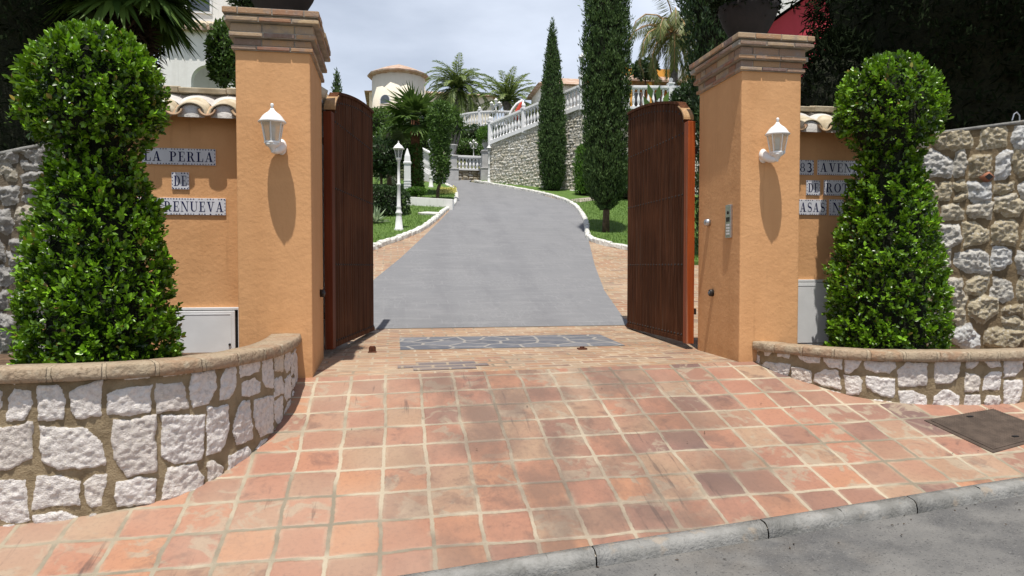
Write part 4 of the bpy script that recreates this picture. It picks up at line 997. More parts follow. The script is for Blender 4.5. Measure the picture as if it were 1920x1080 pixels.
# ================================================================== GATE LEAVES
def gate_leaf(hinge, ang, side, label, zb, stile, hs, rise):
    """hinge at origin; leaf runs along +X local, 'side' is the local Y side that faces the drive"""
    t = empty('gate_leaf', (hinge[0], hinge[1], 0), label, 'gate', 'open wooden gate leaves'); t.rotation_euler = (0, 0, ang)
    Lg = 1.83; th = .065
    def top(u):
        if u < .10: return hs
        k = (u - .10) / (Lg - .10)
        return hs + .17 * min(1, (u - .10) / .16) ** .55 + rise * (1 - (1 - k) ** 1.9)
    rng = random.Random(5); m = MB(); cells = []; n = 20; u = .105; w = (Lg - .105) / n
    for k in range(n):                                  # tongue and groove boards, each with its own tone
        a, b_ = u + .004, u + w - .004; c0 = rng.random(); y0, y1 = -th / 2 + rng.uniform(0, .003), th / 2 - rng.uniform(0, .003)
        q0 = len(m.v); m.hexa([(a, y0, zb), (b_, y0, zb), (b_, y1, zb), (a, y1, zb), (a, y0, top(a)), (b_, y0, top(b_)), (b_, y1, top(b_)), (a, y1, top(a))]); cells += [c0] * (len(m.v) - q0); u += w
    q0 = len(m.v); 
    us = np.linspace(.108, Lg - .003, 20)
    m.add([(x, sg * (th / 2 - .008), z) for sg in (-1, 1) for x in us for z in (zb + .01, top(x) - .01)], [(s0 + 2 * i, s0 + 2 * i + 2, s0 + 2 * i + 3, s0 + 2 * i + 1) for s0 in (0, 40) for i in range(19)])
    cells += [1.0] * (len(m.v) - q0)
    o = m.build('boards', M['gatewood'], t, False, bevel=.003)
    o.data.attributes.new('cell', 'FLOAT', 'POINT').data.foreach_set('value', cells)
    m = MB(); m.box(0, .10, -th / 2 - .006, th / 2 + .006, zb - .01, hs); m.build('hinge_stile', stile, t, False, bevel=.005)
    m = MB(); us = np.linspace(.10, Lg, 34); A = []
    for x in us:
        z = top(x)
        for y, dz in ((-th / 2 - .012, -.035 if False else .0), (th / 2 + .012, .0), (th / 2 + .012, .028), (-th / 2 - .012, .028)): A.append((x, y, z + dz + .002))
    m.add(A, [(4 * i + j, 4 * i + 4 + j, 4 * i + 4 + (j + 1) % 4, 4 * i + (j + 1) % 4) for i in range(33) for j in range(4)] + [(3, 2, 1, 0), (132, 133, 134, 135)])
    m.build('arched_capping', M['gatewood'], t, False)
    m = MB(); x0 = .095
    zz = np.linspace(hs, hs + .165, 8); m.add([(x0 + .16 * ((z - hs) / .17) ** 1.8 - .002 - dx, y, z + .03) for z in zz for y in (-th / 2 - .02, th / 2 + .02) for dx in (0, .022)],
        [(4 * i + a, 4 * i + b_, 4 * i + 4 + b_, 4 * i + 4 + a) for i in range(7) for a, b_ in ((0, 2), (3, 1), (1, 0), (2, 3))] + [(0, 1, 3, 2), (28, 30, 31, 29)])
    m.build('curved_shoulder_trim', M['trimwood'], t, False)
    m = MB(); m.box(.10, Lg, side * (th / 2 - .004), side * (th / 2 + .008), zb + .003, zb + .05); m.build('bottom_rail', M['gatewood'], t, False)
    st = MB(); st.lathe([(.011, 0), (.010, .006), (.005, .011)], (0, 0, 0), 7); st.v = [(x, side * q, z) for x, z, q in st.v]; me = None
    for z in (.905, 1.62, 2.33, 2.95, None):
        for k in range(n):
            u = .105 + (k + .5) * w; zz = z if z else top(u) - .075
            if z and zz > top(u) - .1: continue
            if me is None: o = st.build('iron_stud', M['iron'], t, False); me = o.data
            else: o = bpy.data.objects.new('iron_stud', me); col.objects.link(o); o.parent = t
            o.location = (u, side * (th / 2 - .003), zz)
    for z in (1.15, 2.75):
        hb = MB(); hb.box(-.015, .06, -side * (th / 2 + .006), -side * (th / 2 + .022), z - .03, z + .03); hb.build('hinge', M['iron'], t, False)
    return t
gate_leaf((-.60, 6.66), math.atan2(1.80, .325), -1, 'dark boarded wooden gate leaf swung open beside the left pillar', .845, M['shaded_redwood'], 3.02, .20)
gate_leaf((2.925, 6.66), math.atan2(1.83, -.01), 1, 'dark boarded wooden gate leaf with orange hinge edge swung open beside the right pillar', .835, M['redwood'], 3.05, .27)

# ------------------------------------------------------------------ wall lanterns
def lantern_head(parent, c, r0, r1, h, world, pane='glass', seg=6, a0=math.pi / 6):
    """glazed lantern: base ring radius r0, brim r1, glass height h, standing on c"""
    m = MB(); m.lathe([(r1 * 1.18, h - .012), (r1 * 1.25, h - .004), (r1 * 1.10, h + .05 * h), (r1 * 1.0, h + .13 * h), (r1 * .86, h + .24 * h), (r1 * .66, h + .35 * h), (r1 * .42, h + .44 * h), (r1 * .24, h + .53 * h), (r1 * .15, h + .62 * h)], c, 18)
    rf = m.build('roof', M['whitepaint'], parent, world, smooth=True)
    m = MB(); zt = h + .62 * h; m.lathe([(r1 * .15, zt - .002), (r1 * .10, zt + .012), (r1 * .17, zt + .024), (r1 * .12, zt + .036), (.002, zt + .04)], c, 12); m.build('finial', M['whitepaint'], rf, world and False or False, smooth=True)
    f = MB()
    for k in range(seg):
        a = a0 + 2 * math.pi * k / seg; ca, sa = math.cos(a), math.sin(a)
        f.tube([(c[0] + r0 * ca, c[1] + r0 * sa, c[2]), (c[0] + r1 * ca, c[1] + r1 * sa, c[2] + h - .008)], r1 * .055, 5)
    f.lathe([(r0 * 1.02, -.012), (r0 * 1.14, -.004), (r0 * 1.10, .010), (r0 * .9, .012)], c, seg, a0)
    f.build('frame', M['whitepaint'], parent, world)
    g = MB(); g.lathe([(r0 * .97, .005), (r1 * .97, h - .012)], c, seg, a0, cap=False); g.build('glass', M[pane], parent, world)
    bk = .36 if pane == 'glass' else .18; b = MB(); b.lathe([(r0 * bk, .012), (r0 * bk, h * .5), (r0 * bk * 1.2, h * .53), (r0 * bk * 1.15, h * .78), (r0 * bk * .6, h * .85)], c, 12); b.build('bulb', M['bulb'], parent, world, smooth=True)
def wall_lantern(x, yw, z, arm, label):
    """z is the foot of the glass; arm is the sideways offset of the back plate"""
    t = empty('wall_lantern', (x, yw, z - .05), label, 'lantern', 'white wall lanterns on the pillars')
    c = (x, yw - .165, z); lantern_head(t, c, .057, .084, .160, True)
    m = MB(); m.lathe([(.006, -.075), (.012, -.07), (.008, -.06), (.020, -.05), (.026, -.035), (.048, -.022), (.056, -.010)], c, 12); m.build('base_cup', M['whitepaint'], t, smooth=True)
    m = MB(); m.tube([(x, yw - .160, z - .040), (x + arm * .25, yw - .14, z - .050), (x + arm * .6, yw - .10, z - .040), (x + arm * .9, yw - .05, z - .016), (x + arm, yw - .012, z - .002)], [.022, .028, .036, .042, .044], 10); m.build('arm', M['whitepaint'], t, smooth=True)
    m = MB(); m.lathe([(.046, 0), (.046, .012), (.036, .024), (.015, .030)], (0, 0, 0), 18, 0, .85, 1.35); m.v = [(x + arm + a, yw - q, z - .004 + b_) for a, b_, q in m.v]; m.build('back_plate', M['whitepaint'], t, smooth=True)
lp = atY(511, 268, 5.59); wall_lantern(lp[0], 5.753, lp[2], .042, 'white wall lantern on the left pillar')
lp = atY(1456, 287, 5.60); wall_lantern(lp[0], 5.753, lp[2], -.042, 'white wall lantern on the right pillar')

# ------------------------------------------------------------------ small fittings
ix = 2.982
def face_pt(px, py): v = ray(px, py); return CO + v * (ix / v[0])
p = face_pt(1369, 415); z0, z1 = face_pt(1369, 446)[2], face_pt(1369, 384)[2]
t = empty('intercom_panel', (ix, p[1], z0), 'steel intercom panel on the inner face of the right pillar', 'intercom')
m = MB(); m.box(ix - .022, ix - .001, p[1] - .05, p[1] + .05, z0, z1); m.build('face_plate', M['steel'], t, bevel=.003)
m = MB(); m.lathe([(.016, 0), (.016, .004), (.010, .007)], (0, 0, 0), 14); m.v = [(ix - .0225 - q, p[1] + a, z1 - .07 + b_) for a, b_, q in m.v]; m.build('camera_eye', M['iron'], t)
for k in range(4):
    m = MB(); m.box(ix - .026, ix - .0225, p[1] - .028, p[1] + .028, z0 + .03 + k * .026, z0 + .045 + k * .026); m.build('call_button', M['cabinet'], t)
m = MB(); m.box(ix - .0245, ix - .0225, p[1] - .03, p[1] + .03, z0 + .145, z0 + .185); m.build('speaker_grille', M['iron'], t)
p = face_pt(1330, 417); t = empty('key_switch', p, 'round steel key switch between gate and intercom on the right pillar', 'switch')
m = MB(); m.lathe([(.036, .001), (.036, .02), (.026, .045), (.012, .05)], (0, 0, 0), 18); m.v = [(ix - q, p[1] + a, p[2] + b_) for a, b_, q in m.v]; m.build('body', M['steel'], t, smooth=True)
p = face_pt(1337, 549); t = empty('photocell', p, 'dark gate sensor low on the inner face of the right pillar', 'sensor', 'gate sensors low on the pillars')
m = MB(); m.lathe([(.034, .001), (.034, .03), (.028, .04)], (0, 0, 0), 16); m.v = [(ix - q, p[1] + a * .8, p[2] + b_) for a, b_, q in m.v]; m.build('housing', M['iron'], t, smooth=True)
m = MB(); m.lathe([(.016, .04), (.014, .046)], (0, 0, 0), 12); m.v = [(ix - q, p[1] + a, p[2] + b_) for a, b_, q in m.v]; m.build('lens', M['window'], t)
v = ray(600, 550); p = CO + v * (-.645 / v[0]); t = empty('photocell', p, 'dark gate sensor low on the inner face of the left pillar', 'sensor', 'gate sensors low on the pillars')
m = MB(); m.lathe([(.034, .001), (.034, .03), (.028, .04)], (0, 0, 0), 16); m.v = [(-.645 + q, p[1] + a * .8, p[2] + b_) for a, b_, q in m.v]; m.build('housing', M['iron'], t, smooth=True)
m = MB(); m.lathe([(.016, .04), (.014, .046)], (0, 0, 0), 12); m.v = [(-.645 + q, p[1] + a, p[2] + b_) for a, b_, q in m.v]; m.build('lens', M['window'], t)
p = ong(698, 661); t = empty('gate_stop', p, 'small rusty iron gate stop on the bricks near the left gate leaf', 'gate stop', 'gate stops set in the paving')
m = MB(); m.box(p[0] - .04, p[0] + .04, p[1] - .02, p[1] + .06, p[2] - .01, p[2] + .008); m.build('base_plate', M['rust'], t, bevel=.003)
m = MB(); m.prism([(-.034, .007), (.034, .007), (.034, .045), (.022, .06), (-.022, .06), (-.034, .045)], (p[0], p[1] + .015, p[2]), (1, 0, 0), (0, 0, 1), (0, 1, 0), .03); m.build('stop_block', M['rust'], t, bevel=.004)
p = ong(1092, 655); t = empty('gate_stop', p, 'flat rusty gate stop at the front edge of the slate strip', 'gate stop', 'gate stops set in the paving')
m = MB(); m.box(p[0] - .045, p[0] + .045, p[1] - .03, p[1] + .05, p[2] - .01, p[2] + .014); m.build('base_plate', M['rust'], t, bevel=.004)
m = MB(); m.box(p[0] - .02, p[0] + .02, p[1] - .01, p[1] + .03, p[2] + .012, p[2] + .028); m.build('stop_block', M['rust'], t, bevel=.004)
# manhole cover lying on the slope
mc = [ong(*q)[:2] for q in ((1733, 789), (1862, 768), (1990, 815), (1862, 850))]
t = empty('manhole_cover', (*np.mean(mc, 0), gz(*np.mean(mc, 0))), 'square dark iron manhole cover in the tiled pavement', 'manhole cover')
def msheet(pts, z0, z1, name, mat, par):
    m = MB(); n = len(pts); m.add([(x, y, gz(x, y) + z0) for x, y in pts] + [(x, y, gz(x, y) + z1) for x, y in pts], [tuple(range(n, 2 * n))] + [(i, (i + 1) % n, n + (i + 1) % n, n + i) for i in range(n)])
    return m.build(name, mat, par)
mc = [np.array(q) for q in mc]; cc_ = np.mean(mc, 0); mc = mc if True else mc
o_ = np.cross(mc[1] - mc[0], mc[2] - mc[0])
if o_ < 0: mc.reverse()
msheet(mc, -.03, .006, 'frame', M['manhole'], t)
inn = [cc_ + (q - cc_) * .90 for q in mc]; cv = msheet(inn, .0, .011, 'cover_plate', M['manhole'], t)
rb = MB(); rng = random.Random(2)
for i in range(1, 26):
    for j in range(1, 26):
        u, w = i / 26, j / 26; q = inn[0] + (inn[1] - inn[0]) * u + (inn[3] - inn[0]) * w; z = gz(*q) + .0113; r = .006
        rb.add([(q[0] - r, q[1], z), (q[0], q[1] - r, z), (q[0] + r, q[1], z), (q[0], q[1] + r, z), (q[0], q[1], z + .003)], [(0, 1, 4), (1, 2, 4), (2, 3, 4), (3, 0, 4)])
rb.build('tread_studs', M['manhole'], cv)
for u, w in ((.5, .14), (.5, .86)):
    q = inn[0] + (inn[1] - inn[0]) * u + (inn[3] - inn[0]) * w; m = MB(); m.lathe([(.03, .013), (.026, .0165), (.012, .0165)], (q[0], q[1], gz(*q)), 12, 0, 1, .45); m.build('lifting_slot', M['dark'], cv)


# ================================================================== THE GARDEN BEHIND
def onlawn(px, py): return ong(px, py, .07)
# ---- lamp posts
def lamp_post(loc, H, label, group):
    t = empty('lamp_post', loc, label, 'lamp post', group); hp = H - .43
    m = MB(); m.lathe([(.105, -.08), (.105, .03), (.090, .045), (.066, .30), (.058, .36), (.078, .375), (.078, .40), (.058, .43), (.05, .50), (.062, .52), (.046, .55), (.036, hp * .62), (.05, hp * .62 + .02), (.05, hp * .62 + .05), (.033, hp * .62 + .07), (.030, hp - .06), (.05, hp - .04), (.03, hp - .02), (.075, hp)], (0, 0, 0), 16)
    m.build('post', M['whitepaint'], t, False, smooth=True)
    m = MB(); lantern_head(t, (0, 0, hp + .02), .065, .110, .22, False, 'clearglass')
    return t
gl_ = 'white lamp posts along the driveway'
lp0 = lamp_post(onlawn(748, 431), 2.06, 'white lamp post on the near left lawn, tallest of the drive lamps', gl_)
l2 = copy_tree(lp0); l2.location = onlawn(808, 351); l2.scale = (.95,) * 3; l2['label'] = 'white lamp post behind the slim tree at the bend of the drive'
l3 = copy_tree(lp0); l3.location = ong(917, 345); l3.scale = (.84,) * 3; l3['label'] = 'white lamp post at the low end of the retaining wall'
def finial_ball(m, c, r): m.lathe([(r * .6, 0), (r * .5, r * .3), (r * .95, r * .9), (r, r * 1.3), (r * .8, r * 1.9), (r * .3, r * 2.25), (.003, r * 2.3)], c, 12)
BAL = [(.055, 0), (.055, .07), (.035, .10), (.03, .14), (.062, .30), (.066, .38), (.05, .52), (.030, .66), (.028, .76), (.045, .80), (.030, .84), (.055, .90), (.055, 1)]
def balustrade(pts, h, label, group, sp=.19, posts=(), post_h=None, base=.10, wide=.20, ball=True, par=None):
    """white stone balustrade along 3d points giving the underside of its plinth"""
    t = empty('balustrade', pts[0], label, 'balustrade', group)
    b = MB(); r = MB(); pts = [np.array(p, float) for p in pts]
    for A, B in zip(pts, pts[1:]): b.beam(A, B, wide, base); r.beam(A, B, wide, .10, h - .10); r.beam(A, B, wide * .7, .04, h - .139)
    b.build('plinth', M['whiterail'], t); r.build('handrail', M['whiterail'], t, bevel=.012)
    bh = h - base - .138; pm = MB(); pm.lathe([(q, z * bh) for q, z in BAL], (0, 0, 0), 8); me = None; k = 0
    for A, B in zip(pts, pts[1:]):
        n = max(1, int(round(np.linalg.norm((B - A)[:2]) / sp)))
        for i in range(n):
            p = A + (B - A) * (i + .5) / n + [0, 0, base - .001]
            if me is None: o = pm.build('baluster', M['whiterail'], t, False, smooth=True); me = o.data
            else: o = bpy.data.objects.new('baluster', me); col.objects.link(o); o.parent = t
            o.location = Vector(p) - t.location; k += 1
    for p, ph in posts:
        p = np.array(p, float); m = MB(); w = .10
        m.box(p[0] - w, p[0] + w, p[1] - w, p[1] + w, p[2] - .05, p[2] + ph); m.box(p[0] - w - .03, p[0] + w + .03, p[1] - w - .03, p[1] + w + .03, p[2] + ph, p[2] + ph + .06)
        o = m.build('post', M['whiterail'], t, bevel=.01)
        if ball: m = MB(); finial_ball(m, (p[0], p[1], p[2] + ph + .06), .09); m.build('ball_finial', M['whiterail'], o, smooth=True)
    return t
# ---- retaining wall with its balustrades and the terrace it holds
RA, RB_, RC = np.array([4.10, 30.95]), np.array([7.35, 27.3]), np.array([16.0, 26.2])
zA, zB = 6.93, 7.86
def zret(x, y):
    if x <= RB_[0]: return zA + (zB - zA) * (x - RA[0]) / (RB_[0] - RA[0])
    return zB
t = empty('retaining_wall', (RA[0], RA[1], 5.1), 'high grey rubble retaining wall rising to the right beside the driveway', 'wall')
stone_sheet('rubble', [RA, (RA + RB_) / 2, RB_], lambda x, y: gz(x, y) - .3, zret, .022, .15, .125, .002, .04, .030, .034, 71, M['farrubble'], t, .3, .10, .045, 3)
stone_sheet('rubble_return', [RB_, (RB_ + RC) / 2, RC], lambda x, y: gz(x, y) - .3, zret, .032, .15, .125, .002, .04, .030, .034, 73, M['farrubble'], t, .3, .10, .045, 3)
m = MB(); m.prism([(RA[0] + .2, RA[1] + .1), (RB_[0] + .1, RB_[1] + .25), (RC[0], RC[1] + .2), (16, 36), (6, 36)], (0, 0, zA - .12), (1, 0, 0), (0, 1, 0), (0, 0, 1), .1)
tr_ = m.build('terrace_ground', M['ground']); tr_['kind'] = 'structure'
nrm = np.array([RB_[1] - RA[1], -(RB_[0] - RA[0])]); nrm /= np.linalg.norm(nrm)
def on_ret(f, dz=0): p = RA + (RB_ - RA) * f; return np.array([p[0] - nrm[0] * .02, p[1] - nrm[1] * .02, zA + (zB - zA) * f + dz])
gb = 'white stone balustrades on the terraces'
balustrade([on_ret(.02), on_ret(.40), on_ret(.98)], .96, 'white balustrade climbing along the top of the retaining wall', gb, .165, [(on_ret(.02), .98), (on_ret(.40), .94), (on_ret(1.0), 1.22)], base=.16)
balustrade([(RB_[0] + .2, RB_[1] + .02, zB), (RC[0], RC[1], zB)], .93, 'level white balustrade behind the tall right cypress', gb, .20, [((9.05, RB_[1] - .19, zB), 1.05), ((10.9, RB_[1] - .42, zB), 1.0)], base=.10)
p = on_ret(1.0, 1.28); t = empty('post_lantern', p, 'white lantern on the highest post of the climbing balustrade', 'lantern')
m = MB(); m.lathe([(.06, 0), (.05, .05), (.03, .08), (.026, .42), (.05, .45), (.07, .47)], p, 10); m.build('stem', M['whitepaint'], t, smooth=True)
lantern_head(t, (p[0], p[1], p[2] + .49), .075, .125, .25, True, 'clearglass')
# far curved terrace
ctr = at(925, 236, 46.5); ctr = np.array([ctr[0] + .4, ctr[1] + 1.5, 0]); zt_ = at(910, 228, 43)[2]
arc = [(ctr[0] + 3.4 * math.cos(a), ctr[1] + 3.9 * math.sin(a)) for a in np.radians(np.linspace(168, 318, 13))]
t = empty('curved_terrace', (ctr[0], ctr[1], 7.5), 'curved white terrace slab over a shaded undercroft beyond the drive', 'terrace')
m = MB(); m.prism(arc, (0, 0, zt_ - .22), (1, 0, 0), (0, 1, 0), (0, 0, 1), .215); m.build('slab', M['whiterail'], t)
m = MB(); arc2 = [(ctr[0] + 1.9 * math.cos(a), ctr[1] + 2.2 * math.sin(a)) for a in np.radians(np.linspace(160, 330, 13))]
m.prism(arc2, (0, 0, 6.5), (1, 0, 0), (0, 1, 0), (0, 0, 1), zt_ - .225 - 6.5); m.build('undercroft_wall', M['greystone'], t)
balustrade([(x, y, zt_) for x, y in arc], .92, 'curved white balustrade round the far terrace', gb, .21, [((*arc[0], zt_), .98), ((*arc[6], zt_), .95), ((*arc[12], zt_), .98)], base=.08, ball=True)
# ---- end of the drive: pedestals with urns and a low balustrade on stone
def pedestal(c, label, w, hb, hs, plant):
    t = empty('urn_pedestal', c, label, 'pedestal', 'pale stone pedestals at the end of the drive'); x, y, z = c
    m = MB(); m.box(x - w * 1.3, x + w * 1.3, y - w * 1.3, y + w * 1.3, z - .4, z + hb); m.box(x - w * 1.4, x + w * 1.4, y - w * 1.4, y + w * 1.4, z + hb, z + hb + .06); m.build('base', M['greystone'], t, bevel=.015)
    m = MB(); m.box(x - w, x + w, y - w, y + w, z + hb + .06, z + hb + hs); m.box(x - w * 1.2, x + w * 1.2, y - w * 1.2, y + w * 1.2, z + hb + hs, z + hb + hs + .07); m.build('shaft', M['greystone'], t, bevel=.012)
    m = MB(); m.lathe([(.14, 0), (.13, .05), (.07, .09), (.10, .14), (.17, .26), (.19, .38), (.25, .44), (.25, .48), (.20, .48), (.17, .44)], (x, y, z + hb + hs + .07), 18); m.build('urn', M['greystone'], t, smooth=True)
    return z + hb + hs + .55
P1 = ong(848, 338); pedestal(P1, 'grey stone pedestal with an urn left of the low balustrade', .21, .46, .60, False)
P2 = at(911, 335, 32.2); top2 = pedestal(P2, 'grey stone pedestal with an urn holding a clipped ball', .19, .42, .78, True)
t = empty('ball_shrub', (P2[0], P2[1], top2 - .08), 'bright green clipped ball growing in the right urn', 'shrub')
blob_foliage('foliage', (P2[0], P2[1], top2 + .22), (.40, .40, .38), 1800, .09, .05, M['limeleaf'], t, 31, lump=.05)
trunk(t, [(P2[0], P2[1], top2 - .08), (P2[0], P2[1], top2 + .2)], [.03, .02], M['bark'], 'stem', 6)
A, B = np.array(at(858, 319, 32.6)), np.array(at(905, 318, 32.9)); B[2] = A[2]
t = empty('stone_base_wall', (A[0], A[1], 5.4), 'low tan rubble wall under the white balustrade at the end of the drive', 'wall')
stone_sheet('rubble', [A[:2], (A[:2] + B[:2]) / 2, B[:2]], lambda x, y: gz(x, y) - .35, lambda x, y: A[2] - .003, .03, .24, .17, .008, .04, .04, .03, 77, M['tanrubble'], t, .25)
balustrade([A, B], .68, 'low white balustrade between the two urn pedestals', gb, .165, (), base=.08, wide=.18)
# ---- multi armed lamps
def candelabra(loc, H, label):
    t = empty('candelabra_lamp', loc, label, 'lamp post', 'many armed white lamps'); m = MB()
    m.lathe([(.10, 0), (.08, .1), (.04, .16), (.03, H - .45), (.05, H - .43), (.03, H - .40), (.025, H - .1), (.05, H - .08)], (0, 0, 0), 10); m.build('post', M['whitepaint'], t, False, smooth=True)
    for k in range(5):
        a = 2 * math.pi * k / 4 + .5; r = .30 if k < 4 else 0; z = H - .28 if k < 4 else H - .06
        if k < 4:
            m = MB(); m.tube([(0, 0, H - .42), (.5 * r * math.cos(a), .5 * r * math.sin(a), H - .50), (r * math.cos(a), r * math.sin(a), H - .44), (r * math.cos(a), r * math.sin(a), z)], .018, 6); arm = m.build('arm', M['whitepaint'], t, False, smooth=True)
        m = MB(); m.lathe([(.055, 0), (.10, .16), (.13, .165), (.06, .23), (.02, .27), (.004, .30)], (r * math.cos(a), r * math.sin(a), z), 8)
        m.build('lantern', M['bulb'], t, False)
    return t
q = at(930, 240, 38.5); c1 = candelabra(q, 1.40, 'white many armed lamp in front of the curved terrace')
c2 = copy_tree(c1); c2.location = at(888, 300, 34.5); c2.scale = (.62,) * 3; c2['label'] = 'smaller white many armed lamp behind the low balustrade'
# ---- white stair balustrade, pointed post, low wall, flat stone
A, B = np.array(at(814, 337, 31.5)), np.array(at(789, 322, 33))
t = empty('stair_wall', A, 'white stair flank wall behind the slim tree', 'wall')
m = MB(); m.beam(A - [0, 0, .3], B - [0, 0, .3], .22, .45); m.build('flank', M['whiterail'], t)
balustrade([A + [0, 0, .152], B + [0, 0, .152]], 1.0, 'white stair balustrade climbing left behind the slim tree', gb, .15, [(A + [0, 0, .15], 1.15)], base=.06, wide=.16)
p = onlawn(764, 369); t = empty('pointed_post', p, 'white pointed post at the end of the low lawn wall', 'post')
m = MB(); w = .11; m.box(p[0] - w, p[0] + w, p[1] - w, p[1] + w, p[2] - .1, p[2] + 1.10); m.build('shaft', M['whiterail'], t, bevel=.01)
m = MB(); m.lathe([(.19, 1.10), (.19, 1.15), (.15, 1.17), (.125, 1.36), (.02, 1.62)], p, 4, math.pi / 4); m.build('pointed_cap', M['whiterail'], t)
m = MB()
for k in range(4): m.box(p[0] - w - .012, p[0] + w + .012, p[1] - w - .012, p[1] + w + .012, p[2] + .25 + k * .09, p[2] + .28 + k * .09)
m.build('grooved_bands', M['whiterail'], t)
A, B = onlawn(764, 384), onlawn(850, 389)
t = empty('low_wall', A, 'low white wall crossing the left lawn', 'wall')
m = MB(); m.beam(A - [0, 0, .1], B - [0, 0, .1], .16, .34); m.build('wall_body', M['whitewall'], t, bevel=.01)
p = onlawn(807, 402); m = MB(); rng = random.Random(3)
out_ = [(math.cos(a) * .30 * rng.uniform(.8, 1.15), math.sin(a) * .20 * rng.uniform(.8, 1.15)) for a in np.linspace(0, 2 * math.pi, 11)[:-1]]
m.prism(out_, p - np.array([0, 0, .02]), (1, 0, .0), (0, .98, .196), (0, -.196, .98), .075); tag(m.build('stepping_stone', M['whitestone'], bevel=.012), 'flat pale stone lying on the near left lawn', 'stone')
# pale garden path across the right lawn
A, B, C_, D_ = [ong(*q)[:2] for q in ((1068, 378), (1082, 384), (1180, 371), (1180, 366))]
o = poly_sheet('garden_path', [A, B, C_, D_], .078, M['mortar']); o['kind'] = 'structure'
edging([ong(*q)[:2] for q in ((1070, 360), (1090, 364), (1110, 369), (1135, 370))], 9)
# ---- boulder
p = onlawn(1046, 352); m = MB(); rng = random.Random(8)
m.lathe([(.05, -.08), (.27, -.05), (.33, .10), (.30, .26), (.20, .38), (.05, .44)], p, 11); m.v = [(x + rng.uniform(-.04, .04), y + rng.uniform(-.04, .04), z + rng.uniform(-.03, .03)) for x, y, z in m.v]
tag(m.build('boulder', M['greystone'], bevel=.02), 'grey boulder at the foot of the slender cypress', 'boulder')

# ---- trees and plants
def cypress(base, H, r, label, n, seed, prof=None, tr=.12, bare=.0, L=.17, W=.05, mat='cypress', name='cypress', cat='tree', group=None, depth=.40, lump=.17):
    t = empty(name, base, label, cat, group)
    prof = prof or [(0, .55), (.08, .85), (.25, 1), (.5, .86), (.75, .52), (.92, .2), (1, .01)]
    pr = [(bare + z * (H - bare), q * r) for z, q in prof]
    trunk(t, [(base[0], base[1], base[2] - .2), (base[0] + .02, base[1], base[2] + max(bare, .4)), (base[0], base[1], base[2] + H * .8)], [tr, tr * .8, .02], M['bark'])
    core(base, pr[:-1], .70, t, seed, 'inner_branches')
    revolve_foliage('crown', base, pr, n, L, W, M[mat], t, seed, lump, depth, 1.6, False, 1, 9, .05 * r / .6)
    return t
b = onlawn(1035, 357); cypress(b, 6.75, .53, 'slender dark cypress against the retaining wall', 16000, 41, tr=.10, L=.11, W=.034)
b = onlawn(1157, 436); cypress((b[0] - .26, b[1] + .1, b[2]), 7.6, .56, 'tall dark cypress with a bare trunk foot on the right lawn', 36000, 42, [(0, .25), (.04, .62), (.12, .88), (.3, .92), (.5, 1), (.7, .90), (.88, .62), (1, .02)], .10, .55, L=.085, W=.026)
b = onlawn(1102, 366); cypress(b, 1.85, .48, 'bright green clipped columnar shrub before the retaining wall', 5000, 43, [(0, .9), (.1, 1), (.6, 1), (.88, .92), (.97, .7), (1, .02)], .05, 0, L=.12, W=.04, mat='limeleaf', name='columnar_shrub', cat='shrub', lump=.03)
b = onlawn(1155, 372); cypress(b, 1.5, .9, 'dark low shrub between the tall cypress and the right gate leaf', 3500, 44, [(0, .9), (.3, 1), (.8, .8), (1, .1)], .05, 0, mat='darkshrub', name='low_shrub', cat='shrub')
for (px, y0, y1, d, r, lb) in ((632, 240, 130, 62, .62, 'far thin cypress tip above the left gate leaf'), (697, 240, 172, 66, .6, 'far cypress beside the cream tower house')):
    a, c = at(px, y0, d), at(px, y1, d); a[2] = gz(a[0], a[1]) - .2; cypress(a, c[2] - a[2], r, lb, 1800, int(px), tr=.12, L=.3, W=.09, group='far cypresses')
# slim tree at the bend
b = onlawn(820, 376); t = empty('slim_tree', b, 'slim tree with a thin dark trunk on the left lawn at the bend', 'tree')
trunk(t, [b - [0, 0, .1], b + [.02, 0, .35], b + [.10, 0, .62], b + [.04, .02, .9], b + [.08, 0, 2.6]], [.06, .05, .055, .045, .02], M['bark'])
revolve_foliage('crown', b + [.10, 0, .55], [(0, .10), (.25, .24), (.7, .30), (1.2, .30), (1.7, .34), (2.1, .42), (2.5, .30), (2.68, .02)], 5200, .11, .045, M['shrub'], t, 46, .16, .6, .2)
# fan palm with a clothed trunk
b = onlawn(779, 364); t = empty('fan_palm', b, 'young fan palm with a leafy clothed trunk on the left lawn', 'palm tree'); rng = np.random.default_rng(47)
trunk(t, [b - [0, 0, .1], b + [0, 0, 1.0], b + [0, 0, 2.6]], [.20, .17, .15], M['redbark'])
revolve_foliage('climbing_vine', b, [(0, .24), (.3, .25), (1.0, .24), (1.55, .21), (1.75, .14)], 3200, .10, .05, M['shrub'], t, 48, .1, .3, .1)
out, st = [], []; hub = b + [0, 0, 2.55]
for k in range(21): fan_leaf(hub, k * 2.4, -.65 + 1.85 * (k / 20), .50 + .25 * rng.random(), .80, rng, out, st, 30)
build_leaflets('crown', out, M['palmgreen'], t, rng); m = MB()
for a, c in st: m.tube([a, c], [.022, .012], 4)
m.build('leaf_stalks', M['shrub'], t)
